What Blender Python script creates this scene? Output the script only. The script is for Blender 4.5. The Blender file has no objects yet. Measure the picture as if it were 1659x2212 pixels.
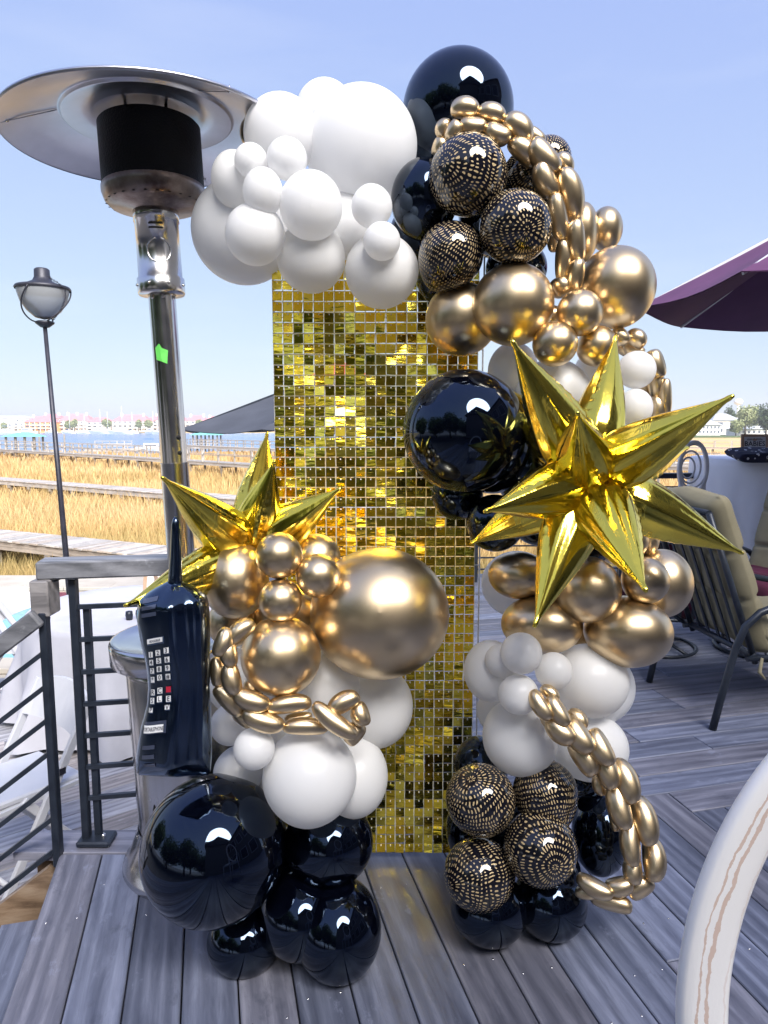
import bpy, bmesh, math, random
import numpy as np
from mathutils import Vector, Matrix, Quaternion
random.seed(7)
SC = bpy.context.scene
COL = SC.collection
R = math.radians

# ---------------------------------------------------------------- camera, sky, sun, exposure
F = 1500.0                       # focal length, in units of a 1659 x 2212 picture
PITCH = math.atan(181.0 / F)
CAM_Z = 1.5
cam_data = bpy.data.cameras.new('camera')
cam = bpy.data.objects.new('camera', cam_data); COL.objects.link(cam)
cam.location = (0, 0, CAM_Z)
cam.rotation_euler = (math.pi / 2 - PITCH, 0, 0)
cam_data.sensor_fit = 'VERTICAL'; cam_data.sensor_height = 36.0
cam_data.lens = 36.0 * F / 2212.0
cam_data.clip_start = 0.05; cam_data.clip_end = 9000
SC.camera = cam

SUN_EL = R(40); SUN_DIR2 = Vector((0.42, -0.91)).normalized()
sun_dir = Vector((SUN_DIR2.x * math.cos(SUN_EL), SUN_DIR2.y * math.cos(SUN_EL), math.sin(SUN_EL)))
world = bpy.data.worlds.new('World'); SC.world = world
world.use_nodes = True
wn = world.node_tree.nodes; wl = world.node_tree.links
wn.clear()
sky = wn.new('ShaderNodeTexSky'); sky.sky_type = 'NISHITA'; sky.sun_disc = False
sky.sun_elevation = SUN_EL; sky.sun_rotation = math.atan2(SUN_DIR2.x, SUN_DIR2.y)
sky.air_density = 1.0; sky.dust_density = 0.5; sky.ozone_density = 3.0; sky.altitude = 0
bg = wn.new('ShaderNodeBackground'); bg.inputs['Strength'].default_value = 0.15
wo = wn.new('ShaderNodeOutputWorld')
tint = wn.new('ShaderNodeMix'); tint.data_type = 'RGBA'; tint.blend_type = 'MULTIPLY'
tint.inputs[0].default_value = 1.0
tint.inputs[7].default_value = (0.69, 0.745, 1.42, 1)
# faint high cloud over the whole sky
tc = wn.new('ShaderNodeTexCoord'); mp = wn.new('ShaderNodeMapping'); mp.inputs['Scale'].default_value = (1.2, 1.2, 7)
nz = wn.new('ShaderNodeTexNoise'); nz.inputs['Scale'].default_value = 2.2; nz.inputs['Detail'].default_value = 7
rp = wn.new('ShaderNodeValToRGB'); rp.color_ramp.elements[0].position = 0.5; rp.color_ramp.elements[1].position = 0.8
mulc = wn.new('ShaderNodeMath'); mulc.operation = 'MULTIPLY'; mulc.inputs[1].default_value = 0.12
cl = wn.new('ShaderNodeMix'); cl.data_type = 'RGBA'; cl.inputs[7].default_value = (1.9, 1.95, 2.0, 1)
wl.new(tc.outputs['Generated'], mp.inputs[0]); wl.new(mp.outputs[0], nz.inputs['Vector'])
wl.new(nz.outputs['Fac'], rp.inputs[0]); wl.new(rp.outputs[0], mulc.inputs[0]); wl.new(mulc.outputs[0], cl.inputs[0])
sxyz = wn.new('ShaderNodeSeparateColor'); cxyz = wn.new('ShaderNodeCombineColor'); wl.new(sky.outputs[0], sxyz.inputs[0])
for i_, pw_ in enumerate((0.38, 0.37, 0.10)):
    q_ = wn.new('ShaderNodeMath'); q_.operation = 'POWER'; q_.inputs[1].default_value = pw_
    wl.new(sxyz.outputs[i_], q_.inputs[0]); wl.new(q_.outputs[0], cxyz.inputs[i_])
wl.new(cxyz.outputs[0], tint.inputs[6]); wl.new(tint.outputs[2], cl.inputs[6]); wl.new(cl.outputs[2], bg.inputs['Color'])
wl.new(bg.outputs[0], wo.inputs[0])
sd = bpy.data.lights.new('sun', 'SUN'); sd.energy = 2.8; sd.angle = R(40); sd.color = (1.0, 0.96, 0.92)
so = bpy.data.objects.new('sun', sd); COL.objects.link(so)
so.rotation_euler = sun_dir.to_track_quat('Z', 'Y').to_euler()
SC.view_settings.view_transform = 'Standard'; SC.view_settings.look = 'None'
SC.view_settings.gamma = 1; SC.view_settings.use_curve_mapping = False
SC.view_settings.exposure = 2.0

# ---------------------------------------------------------------- helpers
cp, sp_ = math.cos(PITCH), math.sin(PITCH)
def ray(x, y):
    u = (x - 829.5) / F; v = (1106 - y) / F
    return Vector((u, cp + v * sp_, v * cp - sp_))
def at(x, y, Y):                         # point seen at (x, y) that stands at depth Y
    d = ray(x, y); return Vector((0, 0, CAM_Z)) + d * (Y / d.y)
def atz(x, y, z):                        # point seen at (x, y) on the level z
    d = ray(x, y); return Vector((0, 0, CAM_Z)) + d * ((z - CAM_Z) / d.z)
def size(px, p):                         # length of px picture units at the point p
    d = (p - Vector((0, 0, CAM_Z))).dot(Vector((0, cp, -sp_)))
    return px * d / F

def tag(o, label=None, cat=None, group=None, kind=None):
    if label: o['label'] = label
    if cat: o['category'] = cat
    if group: o['group'] = group
    if kind: o['kind'] = kind
    return o
def thing(name, label, cat, loc=(0, 0, 0), rotz=0, group=None):
    o = bpy.data.objects.new(name, None); COL.objects.link(o)
    o.empty_display_size = 0.1
    o.location = loc; o.rotation_euler = (0, 0, rotz)
    return tag(o, label, cat, group)
def dup(root, loc, rotz, label, group=None, name=None):
    r = root.copy(); COL.objects.link(r); r.location = loc; r.rotation_euler = (0, 0, rotz)
    r['label'] = label
    if group: r['group'] = group
    for ch in list(root.children):
        c = ch.copy(); COL.objects.link(c); c.parent = r
        for g in ch.children:
            d = g.copy(); COL.objects.link(d); d.parent = c
    return r

class MB:
    def __init__(s): s.v = []; s.f = []; s.sm = []; s.uv = None
    def add(s, vs, fs, smooth=False):
        b = len(s.v); s.v += [tuple(v) for v in vs]
        s.f += [tuple(i + b for i in f) for f in fs]; s.sm += [smooth] * len(fs)
        return s
    def box(s, c, d, rot=None, bev=0.0):
        x, y, z = d[0] / 2, d[1] / 2, d[2] / 2; c = Vector(c)
        if bev > 0:
            vs = []
            for sx in (-1, 1):
                for sy in (-1, 1):
                    for sz in (-1, 1):
                        vs += [Vector((sx * (x - bev), sy * (y - bev), sz * z)), Vector((sx * (x - bev), sy * y, sz * (z - bev))), Vector((sx * x, sy * (y - bev), sz * (z - bev)))]
            bm = bmesh.new()
            for q in vs: bm.verts.new(q)
            bmesh.ops.convex_hull(bm, input=bm.verts)
            bm.verts.index_update()
            vs = [v.co.copy() for v in bm.verts]; fs = [[v.index for v in f.verts] for f in bm.faces]; bm.free()
        else:
            vs = [Vector((i * x, j * y, k * z)) for i in (-1, 1) for j in (-1, 1) for k in (-1, 1)]
            fs = [(0, 1, 3, 2), (4, 6, 7, 5), (0, 4, 5, 1), (2, 3, 7, 6), (0, 2, 6, 4), (1, 5, 7, 3)]
        if rot is not None: vs = [rot @ v for v in vs]
        return s.add([v + c for v in vs], fs)
    def bar(s, a, b, w, h=None, up=Vector((0, 0, 1)), bev=0.0):
        a = Vector(a); b = Vector(b); h = h or w; d = (b - a); L = d.length; d.normalize()
        if abs(d.dot(up)) > 0.98: up = Vector((0, 1, 0))
        x = d; y = up.cross(x).normalized(); z = x.cross(y)
        m = Matrix((x, y, z)).transposed()
        return s.box((a + b) / 2, (L, w, h), m, bev)
    def tube(s, pts, r, n=12, closed=False, cap=True):
        pts = [Vector(p) for p in pts]; m = len(pts); rs = r if hasattr(r, '__len__') else [r] * m
        vs = []; prev = None
        for i, p in enumerate(pts):
            if closed: t = (pts[(i + 1) % m] - pts[i - 1])
            else: t = pts[min(i + 1, m - 1)] - pts[max(i - 1, 0)]
            t.normalize()
            if prev is None:
                up = Vector((0, 0, 1)) if abs(t.z) < .9 else Vector((1, 0, 0)); x = up.cross(t).normalized()
            else: x = (prev - t * prev.dot(t)).normalized()
            prev = x; y = t.cross(x)
            for k in range(n):
                a = 2 * math.pi * k / n; vs.append(p + x * (math.cos(a) * rs[i]) + y * (math.sin(a) * rs[i]))
        fs = []
        for i in range(m if closed else m - 1):
            j = (i + 1) % m
            for k in range(n):
                l = (k + 1) % n; fs.append((i * n + k, i * n + l, j * n + l, j * n + k))
        s.add(vs, fs, True)
        if cap and not closed:
            b = len(s.v) - m * n
            s.f.append(tuple(b + k for k in range(n))[::-1]); s.f.append(tuple(b + (m - 1) * n + k for k in range(n))); s.sm += [False, False]
        return s
    def lathe(s, prof, n=32, c=(0, 0, 0), smooth=True, mat=None):
        c = Vector(c); vs = []; m = len(prof)
        for (r, z) in prof:
            for k in range(n):
                a = 2 * math.pi * k / n; v = Vector((r * math.cos(a), r * math.sin(a), z))
                vs.append((mat @ v if mat else v) + c)
        fs = []
        for i in range(m - 1):
            for k in range(n):
                l = (k + 1) % n; fs.append((i * n + k, i * n + l, (i + 1) * n + l, (i + 1) * n + k))
        return s.add(vs, fs, smooth)
    def prism(s, poly, z0, z1, ch=0.0):          # flat polygon, extruded, with a chamfered top
        n = len(poly); c = sum((Vector(p) for p in poly), Vector((0, 0))) / n
        def ins(p, k):
            p = Vector(p); d = p - c; return p - d.normalized() * k
        vs = [(p[0], p[1], z0) for p in poly] + [(p[0], p[1], z1 - ch) for p in poly]
        fs = [tuple(range(n))[::-1]]
        for i in range(n): j = (i + 1) % n; fs.append((i, j, n + j, n + i))
        if ch > 0:
            vs += [(ins(p, ch).x, ins(p, ch).y, z1) for p in poly]
            for i in range(n): j = (i + 1) % n; fs.append((n + i, n + j, 2 * n + j, 2 * n + i))
            fs.append(tuple(range(2 * n, 3 * n)))
        else: fs.append(tuple(range(n, 2 * n)))
        return s.add(vs, fs)
    def mesh(s, name, mat=None):
        me = bpy.data.meshes.new(name); me.from_pydata(s.v, [], s.f)
        me.polygons.foreach_set('use_smooth', s.sm)
        if mat: me.materials.append(mat)
        me.update(); return me
    def build(s, name, mat, parent=None, loc=None):
        o = bpy.data.objects.new(name, s.mesh(name, mat)); COL.objects.link(o)
        if parent: o.parent = parent
        if loc is not None: o.location = loc
        return o
def link(name, me, parent=None, loc=None, rot=None, scale=None):
    o = bpy.data.objects.new(name, me); COL.objects.link(o)
    if parent: o.parent = parent
    if loc is not None: o.location = loc
    if rot is not None: o.rotation_euler = rot
    if scale is not None: o.scale = scale
    return o
def fast_mesh(name, V, Fc, mat, smooth=False):   # numpy quads or triangles
    V = np.asarray(V, dtype=np.float32); Fc = np.asarray(Fc, dtype=np.int32); k = Fc.shape[1]
    me = bpy.data.meshes.new(name); me.vertices.add(len(V)); me.vertices.foreach_set('co', V.ravel())
    me.loops.add(Fc.size); me.loops.foreach_set('vertex_index', Fc.ravel())
    me.polygons.add(len(Fc)); me.polygons.foreach_set('loop_start', np.arange(0, Fc.size, k, dtype=np.int32))
    me.polygons.foreach_set('loop_total', np.full(len(Fc), k, dtype=np.int32))
    me.update(calc_edges=True); me.materials.append(mat)
    return me

# ---------------------------------------------------------------- materials
def mat(name, col, rough=0.5, metal=0.0, **kw):
    m = bpy.data.materials.new(name); m.use_nodes = True
    b = m.node_tree.nodes['Principled BSDF']
    b.inputs['Base Color'].default_value = (*col, 1); b.inputs['Roughness'].default_value = rough
    b.inputs['Metallic'].default_value = metal
    for k, v in kw.items():
        b.inputs[k.replace('_', ' ')].default_value = v
    return m
def nodes(m): return m.node_tree.nodes, m.node_tree.links, m.node_tree.nodes['Principled BSDF']
def coords(m, scale=(1, 1, 1), kind='Object', rnd=0.0):
    n, l, b = nodes(m)
    t = n.new('ShaderNodeTexCoord'); p = n.new('ShaderNodeMapping'); p.inputs['Scale'].default_value = scale
    l.new(t.outputs[kind], p.inputs[0])
    if rnd:
        oi = n.new('ShaderNodeObjectInfo'); ml = n.new('ShaderNodeMath'); ml.operation = 'MULTIPLY'; ml.inputs[1].default_value = rnd
        l.new(oi.outputs['Random'], ml.inputs[0]); l.new(ml.outputs[0], p.inputs['Location'])
    return p.outputs[0]
def noise(m, vec, scale, detail=4, rough=0.5, dist=0):
    n, l, b = nodes(m); t = n.new('ShaderNodeTexNoise')
    t.inputs['Scale'].default_value = scale; t.inputs['Detail'].default_value = detail
    t.inputs['Roughness'].default_value = rough; t.inputs['Distortion'].default_value = dist
    l.new(vec, t.inputs['Vector']); return t.outputs['Fac']
def ramp(m, fac, stops):
    n, l, b = nodes(m); r = n.new('ShaderNodeValToRGB'); e = r.color_ramp.elements
    while len(e) < len(stops): e.new(0.5)
    for i, (p, c) in enumerate(stops): e[i].position = p; e[i].color = (*c, 1)
    l.new(fac, r.inputs[0]); return r.outputs[0]
def math_(m, op, a, b_=None, c=None):
    n, l, b = nodes(m); t = n.new('ShaderNodeMath'); t.operation = op
    for i, q in enumerate((a, b_, c)):
        if q is None: continue
        if isinstance(q, (int, float)): t.inputs[i].default_value = q
        else: l.new(q, t.inputs[i])
    return t.outputs[0]
def mixc(m, fac, a, b_, mode='MIX'):
    n, l, b = nodes(m); t = n.new('ShaderNodeMix'); t.data_type = 'RGBA'; t.blend_type = mode
    for i, q in ((0, fac), (6, a), (7, b_)):
        if isinstance(q, (int, float)): t.inputs[i].default_value = q
        elif isinstance(q, tuple): t.inputs[i].default_value = (*q, 1)
        else: l.new(q, t.inputs[i])
    return t.outputs[2]
def bump(m, h, strength=0.3, dist=0.01):
    n, l, b = nodes(m); t = n.new('ShaderNodeBump'); t.inputs['Strength'].default_value = strength
    t.inputs['Distance'].default_value = dist; l.new(h, t.inputs['Height']); l.new(t.outputs[0], b.inputs['Normal'])
def setc(m, out, name='Base Color'):
    n, l, b = nodes(m); l.new(out, b.inputs[name])
def varied(name, c0, c1, scale, rough=0.6, metal=0.0, bmp=0.0, stretch=(1, 1, 1), detail=5, rnd=3.0, **kw):
    m = mat(name, c0, rough, metal, **kw); v = coords(m, stretch, rnd=rnd); f = noise(m, v, scale, detail, 0.6)
    setc(m, ramp(m, f, [(0.3, c0), (0.7, c1)]))
    if bmp: bump(m, f, bmp, 0.004)
    return m

def wood_mat(name, ca, cb, cc, contrast=0.5):
    m = mat(name, ca, 0.55); n, l, b = nodes(m)
    v = coords(m, (1.6, 13, 13), rnd=40); g = noise(m, v, 2.4, 9, 0.68, 0.8)
    v2 = coords(m, (2.5, 60, 20), rnd=20); g2 = noise(m, v2, 1.0, 6, 0.65, 0.5)
    v3 = coords(m, (1.2, 3.0, 3), rnd=31); g3 = noise(m, v3, 1.6, 4, 0.5)
    # cathedral grain: distorted rings
    v4 = coords(m, (0.5, 7, 7), rnd=17); w = n.new('ShaderNodeTexWave'); w.wave_type = 'RINGS'; w.rings_direction = 'X'
    w.inputs['Scale'].default_value = 1.1; w.inputs['Distortion'].default_value = 7; w.inputs['Detail'].default_value = 3
    w.inputs['Detail Scale'].default_value = 1.2; l.new(v4, w.inputs['Vector'])
    f = math_(m, 'ADD', math_(m, 'MULTIPLY', g, 0.55), math_(m, 'MULTIPLY', g2, 0.28))
    f = math_(m, 'ADD', f, math_(m, 'MULTIPLY', w.outputs['Fac'], 0.15))
    c = ramp(m, f, [(0.34, ca), (0.50, cb), (0.66, cc)])
    oi = n.new('ShaderNodeObjectInfo')
    val = math_(m, 'ADD', math_(m, 'MULTIPLY', oi.outputs['Random'], 0.55), 0.70)
    val = math_(m, 'MULTIPLY', val, math_(m, 'ADD', math_(m, 'MULTIPLY', g3, 0.8), 0.6))
    hs = n.new('ShaderNodeHueSaturation'); l.new(c, hs.inputs['Color']); l.new(val, hs.inputs['Value'])
    brn_ = math_(m, 'FRACT', math_(m, 'MULTIPLY', oi.outputs['Random'], 7.31)); bm_ = math_(m, 'MULTIPLY', math_(m, 'GREATER_THAN', brn_, 0.62), 0.45)
    hsb = mixc(m, bm_, hs.outputs[0], mixc(m, 1.0, hs.outputs[0], (1.12, 0.93, 0.74), 'MULTIPLY'))
    v5 = coords(m, (5, 9, 9), rnd=23); sc_ = noise(m, v5, 1.3, 8, 0.72)
    scuff = math_(m, 'MULTIPLY', math_(m, 'MAXIMUM', math_(m, 'SUBTRACT', sc_, 0.60), 0.0), 4.0)
    stain = math_(m, 'MULTIPLY', math_(m, 'MAXIMUM', math_(m, 'SUBTRACT', 0.42, sc_), 0.0), 4.5)
    c_ = mixc(m, scuff, hsb, tuple(min(1, x * 1.5) for x in cc)); c_ = mixc(m, stain, c_, tuple(x * .6 for x in ca))
    l.new(c_, b.inputs['Base Color'])
    l.new(math_(m, 'ADD', math_(m, 'MULTIPLY', g, 0.35), 0.28), b.inputs['Roughness'])
    bump(m, f, 0.45, 0.0025)
    return m
M = {}
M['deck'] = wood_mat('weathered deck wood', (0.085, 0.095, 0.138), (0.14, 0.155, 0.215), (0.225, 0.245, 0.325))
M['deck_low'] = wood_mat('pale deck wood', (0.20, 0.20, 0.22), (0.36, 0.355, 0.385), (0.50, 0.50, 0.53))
M['deck_brown'] = wood_mat('brown deck wood', (0.11, 0.07, 0.045), (0.25, 0.17, 0.11), (0.36, 0.27, 0.19))
M['rail_wood'] = wood_mat('silvered rail wood', (0.12, 0.125, 0.14), (0.23, 0.235, 0.26), (0.34, 0.35, 0.38))
M['walk_wood'] = wood_mat('bleached boardwalk wood', (0.26, 0.235, 0.215), (0.40, 0.37, 0.34), (0.52, 0.485, 0.45))
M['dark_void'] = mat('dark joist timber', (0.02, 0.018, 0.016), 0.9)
M['white_latex'] = mat('white latex', (0.92, 0.92, 0.92), 0.33)
def thin(m, k, c):
    n, l, b = m.node_tree.nodes, m.node_tree.links, m.node_tree.nodes['Principled BSDF']
    tr = n.new('ShaderNodeBsdfTranslucent'); tr.inputs['Color'].default_value = (*c, 1); ms = n.new('ShaderNodeMixShader'); ms.inputs[0].default_value = k
    l.new(b.outputs[0], ms.inputs[1]); l.new(tr.outputs[0], ms.inputs[2]); l.new(ms.outputs[0], n['Material Output'].inputs[0])
thin(M['white_latex'], 0.42, (0.95, 0.95, 0.95))
M['black_latex'] = mat('black latex', (0.0006, 0.0009, 0.003), 0.035, Specular_IOR_Level=0.85)
M['black_latex'].node_tree.nodes['Principled BSDF'].inputs['Specular Tint'].default_value = (0.52, 0.70, 1.0, 1)
M['chrome'] = mat('champagne chrome latex', (0.8, 0.6, 0.4), 0.33, 1.0)
v = coords(M['chrome'], rnd=9); setc(M['chrome'], ramp(M['chrome'], noise(M['chrome'], v, 1.3, 3), [(0.3, (0.68, 0.52, 0.32)), (0.75, (0.80, 0.64, 0.42))]))
M['foil'] = mat('gold foil', (1.0, 0.76, 0.11), 0.14, 1.0)
v = coords(M['foil'], (26, 26, 2.2)); f1 = noise(M['foil'], v, 1.0, 4, 0.6, 0.6); bump(M['foil'], f1, 0.16, 0.010)
M['black_foil'] = mat('black foil', (0.002, 0.003, 0.007), 0.14, 0.0, Specular_IOR_Level=1.0, Coat_Weight=1.0, Coat_Roughness=0.10)
M['black_foil'].node_tree.nodes['Principled BSDF'].inputs['Specular Tint'].default_value = (0.55, 0.75, 1.0, 1); M['black_foil'].node_tree.nodes['Principled BSDF'].inputs['Coat Tint'].default_value = (0.6, 0.8, 1.0, 1)
v = coords(M['black_foil'], (9, 9, 2.5)); bump(M['black_foil'], noise(M['black_foil'], v, 1.3, 3, 0.5, 0.4), 0.25, 0.01)
def steel(name, col, rough, stretch=(60, 60, 1), bmp=0.08):
    m = mat(name, col, rough, 1.0); v = coords(m, stretch); f = noise(m, v, 1.5, 6, 0.6)
    v2 = coords(m, (3, 3, 3)); g = noise(m, v2, 2.0, 5, 0.6)
    n, l, b = nodes(m); l.new(math_(m, 'ADD', math_(m, 'MULTIPLY', f, 0.18), math_(m, 'ADD', math_(m, 'MULTIPLY', g, 0.25), rough - 0.2)), b.inputs['Roughness'])
    setc(m, ramp(m, g, [(0.3, tuple(c * 0.8 for c in col)), (0.7, col)])); bump(m, f, bmp, 0.002); return m
M['steel'] = steel('brushed steel', (0.74, 0.72, 0.71), 0.19, bmp=0.03)
M['dish_steel'] = steel('dish steel', (0.62, 0.62, 0.68), 0.33, (3, 3, 3), 0.0)
M['screen'] = mat('burner mesh', (0.012, 0.012, 0.014), 0.6, 0.6)
v = coords(M['screen'], (1, 1, 1)); n_, l_, b_ = nodes(M['screen']); vo = n_.new('ShaderNodeTexVoronoi'); vo.inputs['Scale'].default_value = 160; l_.new(v, vo.inputs['Vector']); bump(M['screen'], vo.outputs['Distance'], 0.6, 0.002)
M['rust_steel'] = varied('heat stained steel', (0.10, 0.055, 0.04), (0.42, 0.36, 0.33), 9, 0.38, 1.0)
M['hole'] = mat('dark opening', (0.004, 0.004, 0.004), 0.8)
M['green_tape'] = varied('green tape', (0.10, 0.55, 0.08), (0.16, 0.70, 0.12), 20, 0.6)
M['dark_metal'] = varied('blue black metal', (0.012, 0.017, 0.028), (0.03, 0.038, 0.055), 14, 0.38, 0.2, 0.05)
M['lamp_metal'] = varied('dark lamp metal', (0.018, 0.02, 0.03), (0.045, 0.045, 0.06), 12, 0.45, 0.3)
M['globe'] = mat('frosted grey glass', (0.42, 0.44, 0.46), 0.12, 0, Transmission_Weight=0.45, IOR=1.2)
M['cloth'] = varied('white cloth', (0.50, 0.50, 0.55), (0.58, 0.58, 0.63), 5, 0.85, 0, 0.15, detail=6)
M['cloth_shade_lift'] = varied('white cloth lightened against shade', (0.84, 0.84, 0.88), (0.90, 0.90, 0.93), 5, 0.85, 0, 0.15, detail=6)  # same white cloth, colour lightened to offset the shade on the high table
M['white_plastic'] = varied('white resin', (0.58, 0.59, 0.62), (0.66, 0.66, 0.69), 6, 0.42)
M['white_wire'] = mat('white wire', (0.82, 0.82, 0.84), 0.35)
M['net'] = mat('white plastic net', (0.92, 0.92, 0.94), 0.3)
M['tan'] = varied('olive tan fabric', (0.18, 0.16, 0.10), (0.25, 0.225, 0.15), 4, 0.9, 0, 0.4, detail=8)
M['maroon'] = varied('burgundy fabric', (0.06, 0.006, 0.024), (0.10, 0.010, 0.04), 5, 0.85, 0, 0.3)
M['purple'] = varied('plum canvas', (0.085, 0.028, 0.085), (0.12, 0.04, 0.115), 3, 0.85, 0, 0.1)
M['slate'] = varied('slate canvas', (0.045, 0.05, 0.065), (0.065, 0.072, 0.092), 3, 0.85)
M['red_canvas'] = varied('red canvas', (0.55, 0.03, 0.05), (0.65, 0.05, 0.07), 3, 0.8)
M['paper'] = mat('white paper', (0.8, 0.8, 0.8), 0.6)
M['ink'] = mat('dark ink', (0.01, 0.012, 0.03), 0.5)
M['key_side'] = mat('key shadow print', (0.03, 0.05, 0.10), 0.3)
M['stripe'] = mat('slate stripe print', (0.045, 0.055, 0.09), 0.22, 0.0, Coat_Weight=1.0)
M['red_ink'] = mat('red print', (0.55, 0.02, 0.05), 0.3)
M['frame_wood'] = varied('pale frame wood', (0.42, 0.27, 0.17), (0.55, 0.37, 0.25), 10, 0.5)
M['coping'] = varied('cream coping stone', (0.38, 0.34, 0.29), (0.48, 0.44, 0.38), 3, 0.8, 0, 0.1)
M['tile_red'] = varied('dark red pool tile', (0.13, 0.03, 0.05), (0.20, 0.06, 0.08), 30, 0.3)
M['fluff'] = mat('white glaze', (0.8, 0.8, 0.8), 0.3)
def water_mat(name, col, scale, strength, rough=0.08):
    m = mat(name, col, rough, 0, Specular_IOR_Level=0.5); v = coords(m, (1, 0.45, 1)); bump(m, noise(m, v, scale, 6, 0.6, 0.5), strength, 0.2); return m
M['pool_water'] = water_mat('pool water', (0.22, 0.46, 0.56), 3.0, 0.15)
M['water'] = water_mat('harbour water', (0.075, 0.17, 0.33), 0.35, 0.6, 0.22)
def marsh_mat(name, blades):
    m = mat(name, (0.3, 0.2, 0.09), 0.8); n, l, b = nodes(m)
    v = coords(m, (0.035, 0.075, 0.2)); f = noise(m, v, 1.0, 6, 0.6, 0.6)
    sx = n.new('ShaderNodeSeparateXYZ'); t = n.new('ShaderNodeTexCoord'); l.new(t.outputs['Object'], sx.inputs[0])
    far = n.new('ShaderNodeMapRange'); far.inputs['From Min'].default_value = 30; far.inputs['From Max'].default_value = 75; l.new(sx.outputs['Y'], far.inputs[0])
    near = ramp(m, f, [(0.30, (0.27, 0.25, 0.11)), (0.42, (0.48, 0.37, 0.17)), (0.52, (0.60, 0.44, 0.22)), (0.68, (0.66, 0.53, 0.33))])
    fc = ramp(m, f, [(0.36, (0.50, 0.32, 0.14)), (0.6, (0.58, 0.43, 0.23))])
    c = mixc(m, far.outputs[0], near, fc)
    if blades:
        g = n.new('ShaderNodeNewGeometry')
        c2 = ramp(m, g.outputs['Random Per Island'], [(0.0, (0.5, 0.5, 0.38)), (0.15, (0.88, 0.86, 0.76)), (0.4, (1.0, 0.97, 0.92)), (1.0, (1.2, 1.18, 1.15))])
        c = mixc(m, 1.0, c, c2, 'MULTIPLY')
        tr = n.new('ShaderNodeBsdfTranslucent'); l.new(c, tr.inputs['Color']); ms = n.new('ShaderNodeMixShader'); ms.inputs[0].default_value = 0.35
        out = n['Material Output']; l.new(b.outputs[0], ms.inputs[1]); l.new(tr.outputs[0], ms.inputs[2]); l.new(ms.outputs[0], out.inputs[0])
    else:
        v2 = coords(m, (1.2, 0.5, 1)); f2 = noise(m, v2, 1.5, 6, 0.7)
        c = mixc(m, 1.0, c, ramp(m, f2, [(0.3, (0.75, 0.72, 0.66)), (0.7, (1.1, 1.1, 1.1))]), 'MULTIPLY')
        bump(m, f2, 0.8, 0.3)
    l.new(c, b.inputs['Base Color']); b.inputs['Specular IOR Level'].default_value = 0.15
    return m
M['marsh'] = marsh_mat('marsh straw', False); M['blades'] = marsh_mat('marsh blades', True)
def leaf_mat(name, a, b2):
    m = mat(name, a, 0.6); n, l, b = nodes(m); g = n.new('ShaderNodeNewGeometry')
    c = ramp(m, g.outputs['Random Per Island'], [(0.0, a), (1.0, b2)]); l.new(c, b.inputs['Base Color'])
    tr = n.new('ShaderNodeBsdfTranslucent'); l.new(c, tr.inputs['Color']); ms = n.new('ShaderNodeMixShader'); ms.inputs[0].default_value = 0.3
    l.new(b.outputs[0], ms.inputs[1]); l.new(tr.outputs[0], ms.inputs[2]); l.new(ms.outputs[0], n['Material Output'].inputs[0]); return m
M['leaf_dark'] = leaf_mat('oak leaves', (0.02, 0.045, 0.012), (0.06, 0.10, 0.03))
M['leaf_sun_tone'] = leaf_mat('oak leaves with painted sun tone', (0.04, 0.08, 0.02), (0.14, 0.20, 0.07))  # lighter copy of the oak leaves, sunlight put into the colour
M['leaf_pale'] = leaf_mat('pale leaves', (0.22, 0.26, 0.11), (0.36, 0.38, 0.19))
M['bark'] = varied('bark', (0.06, 0.045, 0.035), (0.13, 0.10, 0.08), 9, 0.9, 0, 0.6)
M['siding'] = varied('taupe siding', (0.13, 0.115, 0.10), (0.19, 0.17, 0.15), 2, 0.7, stretch=(1, 1, 14), rnd=0)
M['glass_dark'] = mat('dark window glass', (0.03, 0.035, 0.045), 0.05)
M['trim'] = mat('pale trim paint', (0.62, 0.61, 0.58), 0.5)
M['shingle'] = varied('grey shingle', (0.06, 0.06, 0.065), (0.11, 0.105, 0.10), 6, 0.85, 0, 0.3)
M['red_roof'] = varied('haze toned red metal roof', (0.46, 0.17, 0.19), (0.54, 0.25, 0.27), 0.3, 0.5, stretch=(8, 8, 1))  # red paled towards pink, distance haze put into the colour
M['grey_roof'] = varied('pale grey roof', (0.34, 0.36, 0.38), (0.44, 0.46, 0.48), 0.4, 0.6)
M['teal_roof'] = varied('teal metal roof', (0.13, 0.42, 0.36), (0.20, 0.52, 0.45), 0.8, 0.45)
M['wall_white'] = varied('far white wall', (0.80, 0.77, 0.72), (0.86, 0.84, 0.80), 0.3, 0.8)
M['wall_orange'] = varied('far orange wall', (0.72, 0.34, 0.10), (0.78, 0.42, 0.15), 0.3, 0.8)
M['wall_pink'] = varied('far pale pink wall', (0.76, 0.66, 0.60), (0.82, 0.74, 0.68), 0.3, 0.8)
M['far_glass'] = mat('far window glass', (0.10, 0.12, 0.15), 0.15)
M['boat_white'] = mat('boat gelcoat', (0.78, 0.78, 0.78), 0.25)
M['boat_blue'] = mat('boat blue canvas', (0.04, 0.12, 0.30), 0.6)
M['mast'] = mat('mast alloy', (0.6, 0.6, 0.62), 0.4, 0.3)
M['piling'] = varied('grey piling wood', (0.14, 0.12, 0.10), (0.26, 0.23, 0.20), 3, 0.85)
M['ground'] = varied('grey gravelly ground', (0.10, 0.095, 0.09), (0.17, 0.16, 0.15), 2.0, 0.9)
M['lawn'] = varied('behind lawn', (0.05, 0.08, 0.025), (0.09, 0.12, 0.04), 1.5, 0.9)

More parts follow.
